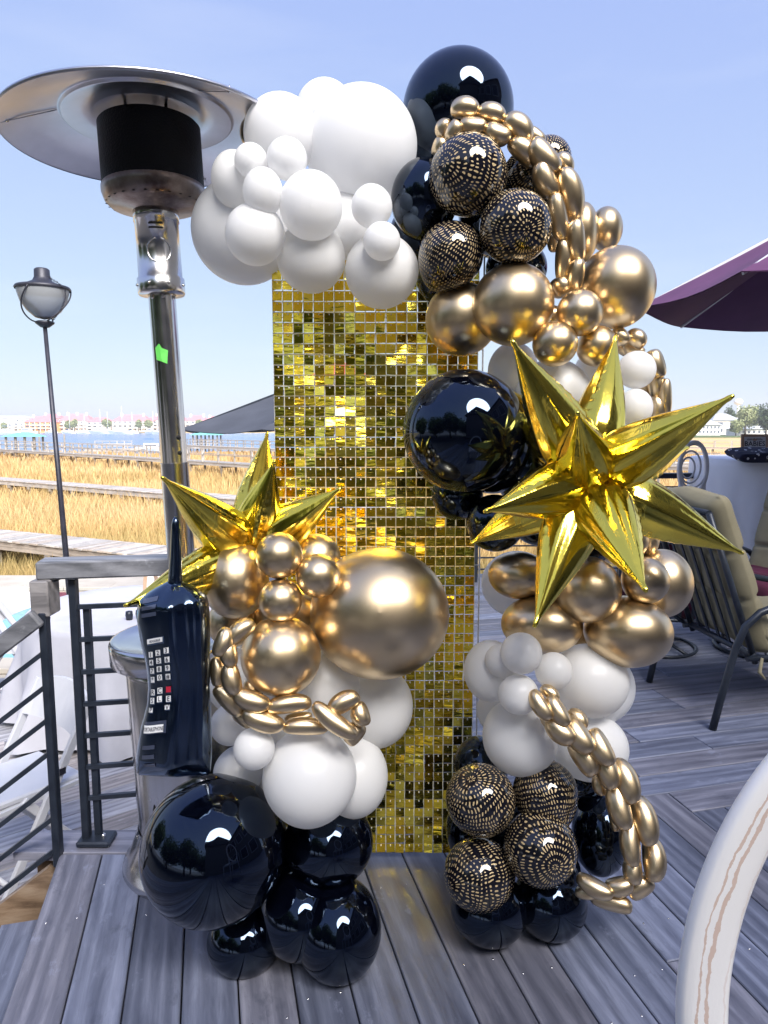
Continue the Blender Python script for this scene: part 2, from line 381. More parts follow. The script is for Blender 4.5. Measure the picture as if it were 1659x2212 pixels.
# snakeskin print on black latex: rows of little gold dashes round the balloon's pole
def snake():
    m = mat('black latex with gold snakeskin print', (0.006, 0.006, 0.01), 0.06, 0, Coat_Weight=0.4, Coat_Roughness=0.03)
    n, l, b = nodes(m)
    co = coords(m, (1, 1, 1)); nt = n.new('ShaderNodeTexNoise'); nt.inputs['Scale'].default_value = 1.25; nt.inputs['Detail'].default_value = 1
    oi = n.new('ShaderNodeObjectInfo'); nt.noise_dimensions = '4D'; l.new(math_(m, 'MULTIPLY', oi.outputs['Random'], 50), nt.inputs['W']); l.new(co, nt.inputs['Vector'])
    va = n.new('ShaderNodeVectorMath'); va.operation = 'MULTIPLY_ADD'; va.inputs[1].default_value = (0.5, 0.5, 0.5); l.new(nt.outputs['Color'], va.inputs[0])
    vb = n.new('ShaderNodeVectorMath'); vb.operation = 'ADD'; vb.inputs[1].default_value = (-0.25, -0.25, -0.25); l.new(co, vb.inputs[0]); l.new(vb.outputs[0], va.inputs[2])
    nt2 = n.new('ShaderNodeTexNoise'); nt2.inputs['Scale'].default_value = 5.0; nt2.inputs['Detail'].default_value = 1; l.new(co, nt2.inputs['Vector'])
    vc = n.new('ShaderNodeVectorMath'); vc.operation = 'MULTIPLY_ADD'; vc.inputs[1].default_value = (0.09, 0.09, 0.09); l.new(nt2.outputs['Color'], vc.inputs[0]); l.new(va.outputs[0], vc.inputs[2])
    vn = n.new('ShaderNodeVectorMath'); vn.operation = 'NORMALIZE'; l.new(vc.outputs[0], vn.inputs[0])
    s = n.new('ShaderNodeSeparateXYZ'); l.new(vn.outputs[0], s.inputs[0])
    th = math_(m, 'ARCCOSINE', s.outputs['Z']); lon = math_(m, 'ARCTAN2', s.outputs['Y'], s.outputs['X'])
    K = 21.0
    vv = math_(m, 'MULTIPLY', th, K / math.pi); row = math_(m, 'FLOOR', vv); fv = math_(m, 'SUBTRACT', vv, row)
    sn = math_(m, 'SINE', math_(m, 'MULTIPLY', math_(m, 'ADD', row, 0.5), math.pi / K))
    cnt = math_(m, 'ADD', math_(m, 'ROUND', math_(m, 'MULTIPLY', sn, 62)), 3)
    uu = math_(m, 'MULTIPLY', math_(m, 'ADD', math_(m, 'DIVIDE', lon, 2 * math.pi), 0.5), cnt)
    uu = math_(m, 'ADD', uu, math_(m, 'MULTIPLY', row, 0.37)); ci = math_(m, 'FLOOR', uu); fu = math_(m, 'SUBTRACT', uu, ci)
    wn_ = n.new('ShaderNodeTexWhiteNoise'); wn_.noise_dimensions = '2D'; cb = n.new('ShaderNodeCombineXYZ'); l.new(ci, cb.inputs[0]); l.new(row, cb.inputs[1]); l.new(cb.outputs[0], wn_.inputs['Vector'])
    n2 = noise(m, co, 2.6, 1)
    hv = math_(m, 'MULTIPLY', math_(m, 'ADD', math_(m, 'MULTIPLY', wn_.outputs['Value'], 0.12), 0.235), math_(m, 'MINIMUM', math_(m, 'MAXIMUM', math_(m, 'SUBTRACT', math_(m, 'MULTIPLY', n2, 3.4), 0.88), 0.50), 1.15))
    du = math_(m, 'POWER', math_(m, 'DIVIDE', math_(m, 'ABSOLUTE', math_(m, 'SUBTRACT', fu, 0.5)), 0.20), 3.0)
    dv = math_(m, 'POWER', math_(m, 'DIVIDE', math_(m, 'ABSOLUTE', math_(m, 'SUBTRACT', fv, 0.5)), hv), 3.0)
    k = math_(m, 'LESS_THAN', math_(m, 'ADD', du, dv), 1.0)
    setc(m, mixc(m, k, (0.006, 0.006, 0.01), (0.52, 0.39, 0.21)))
    l.new(math_(m, 'MULTIPLY', k, 0.15), b.inputs['Metallic']); l.new(math_(m, 'ADD', math_(m, 'MULTIPLY', k, 0.35), 0.06), b.inputs['Roughness'])
    return m
M['snake'] = snake()
# sequin gold, a little different from tile to tile
m = M['sequin'] = mat('mirror gold sequin', (0.9, 0.65, 0.06), 0.15, 1.0); n_, l_, b_ = nodes(m); oi = n_.new('ShaderNodeObjectInfo'); ge = n_.new('ShaderNodeNewGeometry')
setc(m, ramp(m, math_(m, 'FRACT', math_(m, 'ADD', oi.outputs['Random'], ge.outputs['Random Per Island'])), [(0.0, (0.92, 0.58, 0.04)), (0.5, (1.0, 0.72, 0.05)), (1.0, (1.0, 0.82, 0.12))]))
v = coords(m, (14, 14, 50), rnd=5); bump(m, noise(m, v, 1.0, 2), 0.5, 0.004)
# whitewashed band with brushed brown streaks (near chair)
m = M['streaked'] = mat('whitewashed wood with brown streaks', (0.80, 0.78, 0.76), 0.35)
v = coords(m, (1, 1, 1), 'UV'); n_, l_, b_ = nodes(m); sx = n_.new('ShaderNodeSeparateXYZ'); l_.new(v, sx.inputs[0])
vs_ = coords(m, (5, 1.2, 1), 'UV'); nn = noise(m, vs_, 2.0, 5, 0.6)
vt_ = coords(m, (40, 9, 1), 'UV'); nf = noise(m, vt_, 1.5, 5, 0.7)
pos = math_(m, 'ADD', sx.outputs['Y'], math_(m, 'MULTIPLY', math_(m, 'SUBTRACT', nn, 0.5), 0.32))
def line(c, w): return math_(m, 'LESS_THAN', math_(m, 'ABSOLUTE', math_(m, 'SUBTRACT', pos, c)), math_(m, 'MULTIPLY', nf, w))
lines = math_(m, 'MAXIMUM', math_(m, 'MAXIMUM', line(0.52, 0.075), line(0.70, 0.05)), math_(m, 'MULTIPLY', line(0.12, 0.03), 0.35))
bump(m, math_(m, 'ADD', nf, math_(m, 'MULTIPLY', lines, .3)), 0.25, 0.0015)
setc(m, mixc(m, math_(m, 'MULTIPLY', lines, 0.75), (0.90, 0.88, 0.86), (0.60, 0.40, 0.30)))

def text_mesh(txt, h):
    c = bpy.data.curves.new('t', 'FONT'); c.body = txt; c.size = h; c.offset = h * .010; c.align_x = 'CENTER'; c.align_y = 'CENTER'; c.resolution_u = 2
    o = bpy.data.objects.new('t', c); COL.objects.link(o)
    dg = bpy.context.evaluated_depsgraph_get(); me = bpy.data.meshes.new_from_object(o.evaluated_get(dg))
    vs = [v.co.copy() for v in me.vertices]; fs = [tuple(p.vertices) for p in me.polygons]
    bpy.data.objects.remove(o); bpy.data.curves.remove(c); bpy.data.meshes.remove(me)
    return vs, fs

# ---------------------------------------------------------------- sheets of the setting
def sheet(name, poly, z, m, label=None):
    b = MB(); b.add([(p[0], p[1], z) for p in poly], [tuple(range(len(poly)))]); o = b.build(name, M[m]); o['kind'] = 'structure'
    return o
sheet('water', [(-4000, 60), (4000, 60), (4000, 7000), (-4000, 7000)], -2.6, 'water')
b = MB(); xs = [(-120, 84), (-45, 90), (-28, 104), (-5, 130), (40, 190), (110, 262), (330, 300)]
b.add([(-120, 9.7, -2.1), (330, 9.7, -2.1)] + [(x, y, -2.1) for x, y in reversed(xs)], [tuple(range(len(xs) + 2))]); o = b.build('marsh', M['marsh']); o['kind'] = 'structure'
b = MB(); b.box((0, 900, -2.35), (5200, 590, 1.7)); o = b.build('far_shore', M['marsh']); o['kind'] = 'structure'
b = MB(); b.prism([(95, 266), (700, 330), (1000, 700), (160, 700)], -3, -1.7); o = b.build('right_shore', M['lawn']); o['kind'] = 'structure'
sheet('ground', [(-300, -400), (300, -400), (300, 9.6), (-300, 9.6)], -1.2, 'ground')

# pool patio: a slab with a basin cut out of it, coping, dark red tile line, water
PZ = -0.62
def rect(x0, x1, y0, y1): return [(x0, y0), (x1, y0), (x1, y1), (x0, y1)]
px0, px1, py0, py1 = -9.0, -1.9, 6.1, 8.9
b = MB()
for r_ in (rect(-14, px0, 5.4, 9.9), rect(px1, 2.0, 5.4, 9.9), rect(px0, px1, 5.4, py0), rect(px0, px1, py1, 9.9)): b.prism(r_, PZ - .5, PZ)
patio = b.build('pool_patio', M['coping']); patio['kind'] = 'structure'
for i in range(12):
    x = -9 + i * 0.6
    for yy, nm in ((py0 - .15, 0), (py1 + .15, 1)):
        MB().box((x + .3, yy, PZ + 0.03), (.594, .30, .05), bev=.006).build('coping_stone', M['coping'], patio)
b = MB(); b.box(((px0 + px1) / 2, py1 - .01, PZ - .09), (px1 - px0, .03, .16)); b.box((px1 - .01, (py0 + py1) / 2, PZ - .09), (.03, py1 - py0, .16)); b.build('tile_band', M['tile_red'], patio)
o = MB().add([(px0, py0, PZ - .14), (px1, py0, PZ - .14), (px1, py1, PZ - .14), (px0, py1, PZ - .14)], [(0, 1, 2, 3)]).build('pool_water', M['pool_water']); o['kind'] = 'structure'

# ---------------------------------------------------------------- decks, plank by plank
ANG = math.atan2(0.253, 1.0)                      # planks run a little to the left of straight ahead
e_b = Vector((-math.sin(ANG), math.cos(ANG))); e_a = Vector((math.cos(ANG), math.sin(ANG)))
def ab(a, b_): v = e_a * a + e_b * b_; return (v.x, v.y)
def to_ab(p): return (Vector((p[0], p[1])).dot(e_a), Vector((p[0], p[1])).dot(e_b))
PW, GAP = 0.1475, 0.0045
deck = bpy.data.objects.new('deck', None); COL.objects.link(deck); deck['kind'] = 'structure'
def plank(poly, z0, z1, along, m, parent, name='plank'):   # local X along the plank so the grain follows it
    c = sum((Vector(p) for p in poly), Vector((0, 0))) / len(poly)
    ang = math.atan2(along.y, along.x); cs, sn = math.cos(-ang), math.sin(-ang)
    loc = [((p[0] - c.x) * cs - (p[1] - c.y) * sn, (p[0] - c.x) * sn + (p[1] - c.y) * cs) for p in poly]
    b = MB()
    n = len(loc); ch = .0028
    ys = [q[1] for q in loc]; xs_ = [q[0] for q in loc]
    ins = [(q[0] - math.copysign(ch, q[0]), q[1] - math.copysign(ch, q[1])) for q in loc]
    vs = [(q[0], q[1], z0) for q in loc] + [(q[0], q[1], z1 - ch) for q in loc] + [(q[0], q[1], z1) for q in ins]
    fs = [tuple(range(n))[::-1], tuple(range(2 * n, 3 * n))]
    for k in (0, n):
        for i in range(n): j = (i + 1) % n; fs.append((k + i, k + j, k + n + j, k + n + i))
    b.add(vs, fs)
    o = b.build(name, M[m], parent, (c.x, c.y, 0)); o.rotation_euler = (0, 0, ang); return o
apex = to_ab(atz(1345, 1683, 0))                  # where the plank directions meet
a_left = to_ab(atz(62, 2035, 0))[0]               # left edge of the upper deck
i0 = 0; A = a_left
EDGE_Y = 2.30
jr = random.Random(3)
n_front = int(round((apex[0] - a_left) / PW))
i = 0
while A < 3.6:
    a0, a1 = A + GAP / 2, A + PW - GAP / 2
    if i < n_front: 
        mid = ab((a0 + a1) / 2, 2.3)[0]
        if ab(a0, 2.3)[0] < -0.25:                # ends at the border board under the railing
            b0 = (EDGE_Y - e_a.y * a0) / e_b.y; b1 = (EDGE_Y - e_a.y * a1) / e_b.y
        else: b0 = b1 = apex[1]
    else: b0 = b1 = apex[1] - (i - n_front + 1) * PW
    bs = -2.2
    if b0 > bs + .3:
        cut = bs + jr.uniform(0.4, 4.4)
        segs = [(bs, cut), (cut + .004, None)] if cut < b0 - .5 and i % 3 != 1 else [(bs, None)]
        for (s0, s1) in segs:
            e0, e1 = (b0, b1) if s1 is None else (s1, s1)
            plank([ab(a0, s0), ab(a1, s0), ab(a1, e1), ab(a0, e0)], -.03, 0, e_b, 'deck', deck)
    A += PW; i += 1
a_apex = a_left + n_front * PW
j = 0
while True:                                       # planks across, behind and to the right
    b0 = apex[1] + GAP + j * PW - PW * 14
    if b0 > 6.6: break
    k = j - 14
    if k >= 0: s = ab(0, b0)[0]; astart = 0.0 + max(0, 0.05)
    else: astart = a_apex + (-k - 1) * PW + GAP
    cut = astart + jr.uniform(1.0, 3.4)
    for (s0, s1) in ((astart, cut), (cut + .005, 6.2)):
        if s1 - s0 > .2: plank([ab(s0, b0), ab(s1, b0), ab(s1, b0 + PW - GAP), ab(s0, b0 + PW - GAP)], -.03, 0, e_a, 'deck', deck)
    j += 1
# border boards beneath the railing, dark framing under the gaps
plank([(-1.32, EDGE_Y + .008), (0.1, EDGE_Y + .008), (0.1, EDGE_Y + .15), (-1.32, EDGE_Y + .15)], -.03, 0.001, Vector((1, 0)), 'deck', deck, 'border_board')
b = MB(); ca = [ab(a_left, -2.2), ab(6.2, -2.2), ab(6.2, 6.6), ab(0.05, 6.6), (0.05, EDGE_Y + .12), (-1.3, EDGE_Y + .12)]
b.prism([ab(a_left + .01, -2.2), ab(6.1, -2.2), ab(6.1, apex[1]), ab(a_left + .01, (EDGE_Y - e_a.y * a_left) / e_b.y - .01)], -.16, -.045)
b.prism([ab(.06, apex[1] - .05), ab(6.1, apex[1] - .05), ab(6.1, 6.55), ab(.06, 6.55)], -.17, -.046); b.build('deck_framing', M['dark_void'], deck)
MB().box((-.6, EDGE_Y + .14, -.27), (1.4, .03, .46)).build('fascia_board', M['deck_brown'], deck)
# screw heads in pairs across the boards nearest the camera
b = MB()
for r_ in (0.35, 0.95, 1.55, 2.15):
    for q in range(22):
        for d in (.03, PW - .03):
            p = ab(a_left + q * PW + d, r_ + .15 * math.sin(q * 1.7))
            if p[1] < 2.25: b.lathe([(.0001, .0014), (.0024, .0010), (.003, .0002)], 8, (p[0], p[1], 0))
o = b.build('screw_heads', M['steel'], deck); o['kind'] = 'stuff'
# a step down on the left, brown side board
step = bpy.data.objects.new('step', None); COL.objects.link(step); step['kind'] = 'structure'
for q in range(7):
    a1 = a_left - .03 - q * PW
    plank([ab(a1 - PW + GAP, -1.6), ab(a1, -1.6), ab(a1, 2.42 - .0 * q), ab(a1 - PW + GAP, 2.42)], -.20, -.17, e_b, 'deck', step)
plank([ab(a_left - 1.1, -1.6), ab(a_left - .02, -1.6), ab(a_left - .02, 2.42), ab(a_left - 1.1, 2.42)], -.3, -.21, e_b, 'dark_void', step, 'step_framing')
# lower deck
LZ = -0.5
low = bpy.data.objects.new('lower_deck', None); COL.objects.link(low); low['kind'] = 'structure'
ang2 = R(38); d2 = Vector((math.cos(ang2), math.sin(ang2))); n2 = Vector((-d2.y, d2.x))
def clip_poly(poly, x0, x1, y0, y1):
    def cl(ps, f, inter):
        out = []
        for i in range(len(ps)):
            a, c = ps[i], ps[(i + 1) % len(ps)]
            if f(a): out.append(a)
            if f(a) != f(c): out.append(inter(a, c))
        return out
    def ix(v, k):
        def g(a, c): t = (v - a[k]) / (c[k] - a[k]); return (a[0] + t * (c[0] - a[0]), a[1] + t * (c[1] - a[1]))
        return g
    for f, g in ((lambda p: p[0] >= x0, ix(x0, 0)), (lambda p: p[0] <= x1, ix(x1, 0)), (lambda p: p[1] >= y0, ix(y0, 1)), (lambda p: p[1] <= y1, ix(y1, 1))):
        poly = cl(poly, f, g)
        if len(poly) < 3: return None
    return poly
for q in range(-34, 60):
    o0 = n2 * (q * PW); w_ = n2 * (PW - GAP)
    quad = [o0 - d2 * 12, o0 + d2 * 12, o0 + d2 * 12 + w_, o0 - d2 * 12 + w_]
    pl = clip_poly([(p.x, p.y) for p in quad], -4.6, .25, EDGE_Y + .16, 5.4)
    if pl: plank(pl, LZ - .03, LZ, d2, 'deck_low', low)
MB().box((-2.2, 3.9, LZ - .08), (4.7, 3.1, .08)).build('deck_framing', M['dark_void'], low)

# ---------------------------------------------------------------- railings
rail = thing('deck_railing', 'dark metal railing with a flat grey wooden handrail behind the phone balloon', 'railing')
Pc = at(78, 1240, 2.33); zt = 1.04
RA = Vector((-1.135, 2.35, 0)); RB = Vector((-.30, 2.50, 0))
d = (RB - RA).normalized()
MB().bar(RA + Vector((-.05, 0, zt - .02)), RB + Vector((0, 0, zt - .02)), .10, .062, bev=.006).build('handrail', M['rail_wood'], rail)
MB().bar(RA + Vector((-.027, -.02, zt - .05)), RA + Vector((-.027, -.02, zt - .175)), .062, .09, bev=.005).build('handrail_drop', M['rail_wood'], rail)
p2 = Vector((-1.082, 2.37, 0))
MB().box(p2 + Vector((0, 0, .49)), (.026, .032, .98), bev=.003).build('post', M['dark_metal'], rail)
MB().box(p2 + Vector((.035, .02, .45)), (.022, .022, .86)).build('back_bar', M['dark_metal'], rail)
MB().box(p2 + Vector((.035, .0, .014)), (.12, .085, .022), bev=.006).build('foot_plate', M['dark_metal'], rail)
MB().lathe([(.0001, .036), (.008, .034), (.009, .025)], 10, p2 + Vector((.06, 0, 0))).build('bolt', M['steel'], rail)
MB().box(Vector((-.33, 2.5, .49)), (.03, .045, .98), bev=.003).build('post', M['dark_metal'], rail)
for k in range(7):
    z = .88 - k * .118
    MB().bar(p2 + Vector((.01, 0, z)), Vector((-.33, 2.5, z)), .014, .016).build('rung', M['dark_metal'], rail)
sr = thing('stair_railing', 'sloping metal stair railing with grey wooden handrail at the left edge', 'railing')
q1 = Vector((-1.155, 2.30, 0)); down = Vector((-1.0, -.12, -.76))
MB().box(q1 + Vector((0, 0, .42)), (.026, .036, .92), bev=.003).build('post', M['dark_metal'], sr)
ha = q1 + Vector((-.01, .0, .87)); MB().bar(ha, ha + down * .9, .10, .062, bev=.006).build('handrail', M['rail_wood'], sr)
for k in range(7):
    z = .745 - k * .120
    a_ = q1 + Vector((0, 0, z)); MB().bar(a_, a_ + down * .9, .014, .016).build('rung', M['dark_metal'], sr)
e_ = q1 + down * .9; MB().box(e_ + Vector((0, 0, .45)), (.032, .05, .92)).build('post', M['dark_metal'], sr)
MB().bar(q1 + Vector((.02, .015, -.13)), q1 + down * 1.2 + Vector((0, .015, -.13)), .03, .20).build('stringer', M['deck_brown'], sr)
cb_ = MB(); cb_.tube([at(95, 1248, 2.32), at(105, 1256, 2.32), at(120, 1255, 2.33), at(145, 1243, 2.34)], .003, 6); tag(cb_.build('hanging_cable', M['dark_metal']), 'thin dark cable looping under the grey wooden handrail', 'cable')
# railing on the far side of the deck, right
fr = thing('far_deck_railing', 'dark railing along the far deck edge behind the white bar stool', 'railing')
fa, fb = Vector((.9, 6.7, 0)), Vector((5.2, 6.9, 0))
MB().bar(fa + Vector((0, 0, 1.04)), fb + Vector((0, 0, 1.04)), .11, .05).build('handrail', M['dark_metal'], fr)
for k in range(8): MB().bar(fa + Vector((0, 0, .93 - k * .115)), fb + Vector((0, 0, .93 - k * .115)), .014, .014).build('rung', M['dark_metal'], fr)
for k in range(4): MB().box(fa.lerp(fb, k / 3) + Vector((0, 0, .5)), (.035, .05, 1.0)).build('post', M['dark_metal'], fr)

# ---------------------------------------------------------------- patio heater
HX, HY = -.640, 2.30
ht = thing('patio_heater', 'tall stainless steel patio heater with wide round dish and green tape on its pole', 'patio heater', (HX, HY, 0))
ht.rotation_euler = (0, R(-2.2), 0)
MB().lathe([(.0, .0), (.266, .0), (.270, .012), (.266, .03), (.246, .055), (.228, .10), (.214, .135), (.209, .15)], 64).build('base_flange', M['steel'], ht)
b = MB(); b.lathe([(.206, .14), (.206, .715), (.20, .73)], 64); b.lathe([(.2085, .70), (.2085, .715), (.2065, .717)], 64); b.build('tank_cover', M['steel'], ht)
for (ca_, cz) in ((R(186), .25), (R(190), .50), (R(250), .25)):          # lozenge vents
    b = MB()
    for i in range(3):
        for k in range(3):
            a = ca_ + (i - 1) * .11 + (.055 if k % 2 else 0); z = cz + (k - 1) * .026
            c = Vector((.2072 * math.cos(a), .2072 * math.sin(a), z)); t = Vector((-math.sin(a), math.cos(a), 0)); u = Vector((0, 0, 1))
            b.add([c - t * .008, c - u * .021, c + t * .008, c + u * .021], [(0, 1, 2, 3)])
    b.build('vent', M['hole'], ht)
MB().lathe([(.246, .735), (.252, .74), (.252, .80), (.247, .81), (.235, .812), (.222, .802), (.09, .806), (.055, .83), (.045, .835)], 64).build('lid', M['steel'], ht)
MB().lathe([(.0455, .80), (.0455, 1.385), (.0465, 1.388)], 32).build('pole', M['steel'], ht)
MB().lathe([(.0425, 1.38), (.0425, 1.96)], 32).build('pole', M['steel'], ht)
for z in (1.42, 1.47): MB().lathe([(.0001, .007), (.006, .006), (.007, 0)], 10, mat=Matrix.Rotation(R(90), 3, 'X') @ Matrix.Identity(3)).build('bolt', M['hole'], ht, (.030, -.031, z))
for a in (-70, -115, -20): MB().lathe([(.0001, .004), (.006, .003), (.007, 0)], 10, mat=Matrix.Rotation(R(90), 3, 'X')).build('screw', M['steel'], ht, (.0435 * math.cos(R(a)), .0435 * math.sin(R(a)), 1.915))
b = MB(); b.lathe([(.044, 1.925), (.070, 1.925), (.0735, 1.932), (.0735, 1.975), (.068, 1.98), (.067, 2.15), (.070, 2.15), (.070, 2.185), (.06, 2.187)], 48); b.build('shroud', M['steel'], ht)
for a in range(-150, 0, 48): MB().lathe([(.0001, .004), (.0045, .003), (.005, 0)], 10, mat=Matrix.Rotation(R(90), 3, 'X')).build('rivet', M['steel'], ht, (.0735 * math.cos(R(a)), .0735 * math.sin(R(a)), 1.953))
# round hand hole ring and two slots on the shroud, following its curve
def on_cyl(r, a, z): return Vector((r * math.cos(a), r * math.sin(a), z))
for (s0, s1) in ((100, 255), (285, 440)):
    MB().tube([on_cyl(.0685, R(-72) + .036 / .068 * math.cos(R(t)), 2.05 + .036 * math.sin(R(t))) for t in np.linspace(s0, s1, 24)], .0022, 6).build('hand_hole_ring', M['steel'], ht)
for z in (2.130, 2.117): MB().tube([on_cyl(.0675, R(-76) + t, z) for t in np.linspace(-.32, .32, 12)], .0022, 6).build('slot', M['hole'], ht)
MB().lathe([(.066, 2.175), (.072, 2.185), (.135, 2.195), (.150, 2.21), (.158, 2.235), (.158, 2.25), (.152, 2.262)], 56).build('burner_cup', M['rust_steel'], ht)
b = MB()
for k in range(26):
    a = 2 * math.pi * k / 26
    b.lathe([(.0001, 0), (.005, 0)], 8, on_cyl(.1445, a, 2.2025), mat=Matrix.Rotation(math.pi, 3, 'X'))
b.build('air_holes', M['hole'], ht)
MB().lathe([(.155, 2.235), (.1545, 2.435), (.150, 2.44), (.02, 2.442)], 64).build('burner_screen', M['screen'], ht)
for (dx, dy) in ((-.062, -.02), (.062, -.02), (0, .07)): MB().tube([(dx, dy, 2.43), (dx, dy, 2.52)], .005, 8).build('stud', M['hole'], ht)
NS = 96
prof = [(.432, 2.397), (.436, 2.401), (.434, 2.407), (.36, 2.44), (.25, 2.478), (.15, 2.507), (.0001, 2.515)]
under = [(.432, 2.399), (.36, 2.43), (.262, 2.462), (.256, 2.462), (.254, 2.454), (.250, 2.453), (.20, 2.464), (.165, 2.462), (.150, 2.485), (.09, 2.492), (.0001, 2.494)]
b = MB(); b.lathe(prof, NS); dish = b.build('dish', M['dish_steel'], ht)
MB().lathe(under, NS).build('dish_liner', M['dish_steel'], ht)
for k in range(8):
    a = R(22 + 45 * k); MB().lathe([(.0001, 0), (.010, 0)], 10, on_cyl(.226, a, 2.4625), mat=Matrix.Rotation(math.pi, 3, 'X')).build('dish_hole', M['hole'], ht)
for k in range(3):
    a = R(200 + 120 * k); MB().tube([on_cyl(.262 + .17 * t, a, 2.459 - .058 * t) for t in (0, .5, .98)], .0014, 6).build('dish_seam', M['dish_steel'], ht)
    MB().lathe([(.0001, -.004), (.006, 0), (.006, .012), (.0001, .02)], 10, on_cyl(.40, a, 2.412)).build('wing_nut', M['steel'], ht)
b = MB(); tv = []
for (du, dz) in ((-.34, .022), (-.05, .034), (.10, .020), (.46, .012), (.36, -.030), (.10, -.024), (-.30, -.016)): tv.append(on_cyl(.0440, R(-97) + du * 1.2, 1.735 + dz))
b.add([on_cyl(.0442, R(-97), 1.735)] + tv, [(0, i + 1, (i + 1) % 7 + 1) for i in range(7)]); b.build('green_tape', M['green_tape'], ht)

# ---------------------------------------------------------------- lamp post with a chain
LY = 5.4; top = at(97, 705, LY); ft = Vector((top.x + .10, LY, LZ)); k_ = (top.x - .005)
lp = thing('lamp_post', 'slim dark lamp post with goblet shaped grey glass globe and chain', 'street lamp', ft)
tp = top - ft
b = MB(); b.tube([(0, 0, 0), tp], [.026, .015], 12); b.lathe([(.0001, 0), (.09, 0), (.09, .02), (.035, .06), (.026, .12)], 24); b.build('pole', M['lamp_metal'], lp)
gl = tp; s_ = size(1, top)
MB().lathe([(.0001, -4 * s_), (9 * s_, -2 * s_), (19 * s_, 6 * s_), (20 * s_, 9 * s_), (15 * s_, 11 * s_)], 24, gl).build('fitter', M['lamp_metal'], lp)
MB().lathe([(.0001, 14 * s_), (18 * s_, 18 * s_), (34 * s_, 32 * s_), (46 * s_, 50 * s_), (52 * s_, 70 * s_), (53 * s_, 78 * s_)], 40, gl).build('globe', M['globe'], lp)
MB().lathe([(55 * s_, 76 * s_), (56.5 * s_, 79 * s_), (54 * s_, 83 * s_), (34 * s_, 88 * s_), (20 * s_, 95 * s_), (16 * s_, 103 * s_), (15.5 * s_, 118 * s_), (12 * s_, 121 * s_), (.0001, 121 * s_)], 40, gl).build('cap', M['lamp_metal'], lp)
for k in range(3):
    pts = []
    for t in np.linspace(0, 1, 14):
        a = R(-50 + 120 * k) + t * R(75); r_ = (17 + 38 * math.sin(t * math.pi / 2) ** .8) * s_; pts.append(gl + Vector((r_ * math.cos(a), r_ * math.sin(a), (9 + 68 * t ** 1.35) * s_)))
    MB().tube(pts, 1.6 * s_, 6).build('strap', M['lamp_metal'], lp)
cp_ = [gl + Vector((x * s_, -y * s_, z * s_)) for x, y, z in ((17, 6, 104), (30, 20, 94), (46, 30, 86), (57, 20, 74), (56, 18, 58), (50, 18, 42), (42, 18, 28), (32, 16, 18), (20, 10, 8))]
b = MB(); path = []
for i in range(len(cp_) - 1):
    for t in np.arange(0, 1, .25): path.append(cp_[i].lerp(cp_[i + 1], t))
for i in range(len(path) - 1):
    c = (path[i] + path[i + 1]) / 2; d = (path[i + 1] - path[i]); L = d.length * .72; d.normalize(); sd_ = Vector((0, 1, 0)).cross(d) if i % 2 else Vector((0, 1, 0)); sd_.normalize()
    b.tube([c + d * (L * math.cos(t)) + sd_ * (L * .5 * math.sin(t)) for t in np.linspace(0, 2 * math.pi, 9)[:-1]], .55 * s_, 5, closed=True)
b.build('chain', M['lamp_metal'], lp)

# ---------------------------------------------------------------- sequin backdrop on a white wire grid
BY = 2.27
TL = at(596, 552, BY); BR = at(969, 1836, BY)
bd_x0 = at(597, 1100, BY).x; bd_x1 = at(1027, 1100, BY).x; NCOL = 20; pit = (bd_x1 - bd_x0) / NCOL
z_bot = at(900, 1838, BY).z; NROW = int((at(700, 540, BY).z - z_bot) / pit) + 1; z_top = z_bot + NROW * pit
sg = thing('wire_grid_panel', 'white wire grid panel standing on the deck behind the gold sequins', 'grid panel', (bd_x0, BY + .03, 0))
gw = bd_x1 - bd_x0 + .02; gh = z_top + .02
for i in range(9):
    x = gw * i / 8; MB().tube([(x, 0, .0 if i in (0, 8) else .02), (x, 0, gh)], .0022 if 0 < i < 8 else .003, 6).build('wire', M['white_wire'], sg)
for z in [.022, .03] + [.03 + q * .0965 * 1.05 for q in range(1, int(gh / .1013) + 1)]:
    if z < gh: MB().tube([(0, -.004, z), (gw, -.004, z)], .0018, 6).build('wire', M['white_wire'], sg)
sq = thing('sequin_backdrop', 'shimmering wall of square gold mirror sequins hung between the two balloon columns', 'sequin backdrop', (bd_x0, BY, z_bot))
# the clear net: lattice of thin white bars, one peg per sequin
b = MB()
W_, H_ = NCOL * pit, NROW * pit
for i in range(NCOL + 1): b.box((i * pit, .004, H_ / 2), (.0030, .002, H_))
for k in range(NROW + 1): b.box((W_ / 2, .0063, k * pit), (W_, .002, .0030))
b.build('net', M['net'], sq)
pb = MB(); tile = MB()
tw = pit * .90
tile.box((0, 0, -tw / 2), (tw, .0008, tw), bev=.0)
tme = tile.mesh('sequin', M['sequin'])
rr = random.Random(11)
cells = []
for k in range(NROW):
    for i in range(NCOL):
        zc = (NROW - k) * pit - .003; xc = (i + .5) * pit
        cells.append((i, k, xc, zc))
        pb.box((xc, -.0075, zc - .0045), (.0030, .004, .0040))
pb.build('pegs', M['net'], sq)
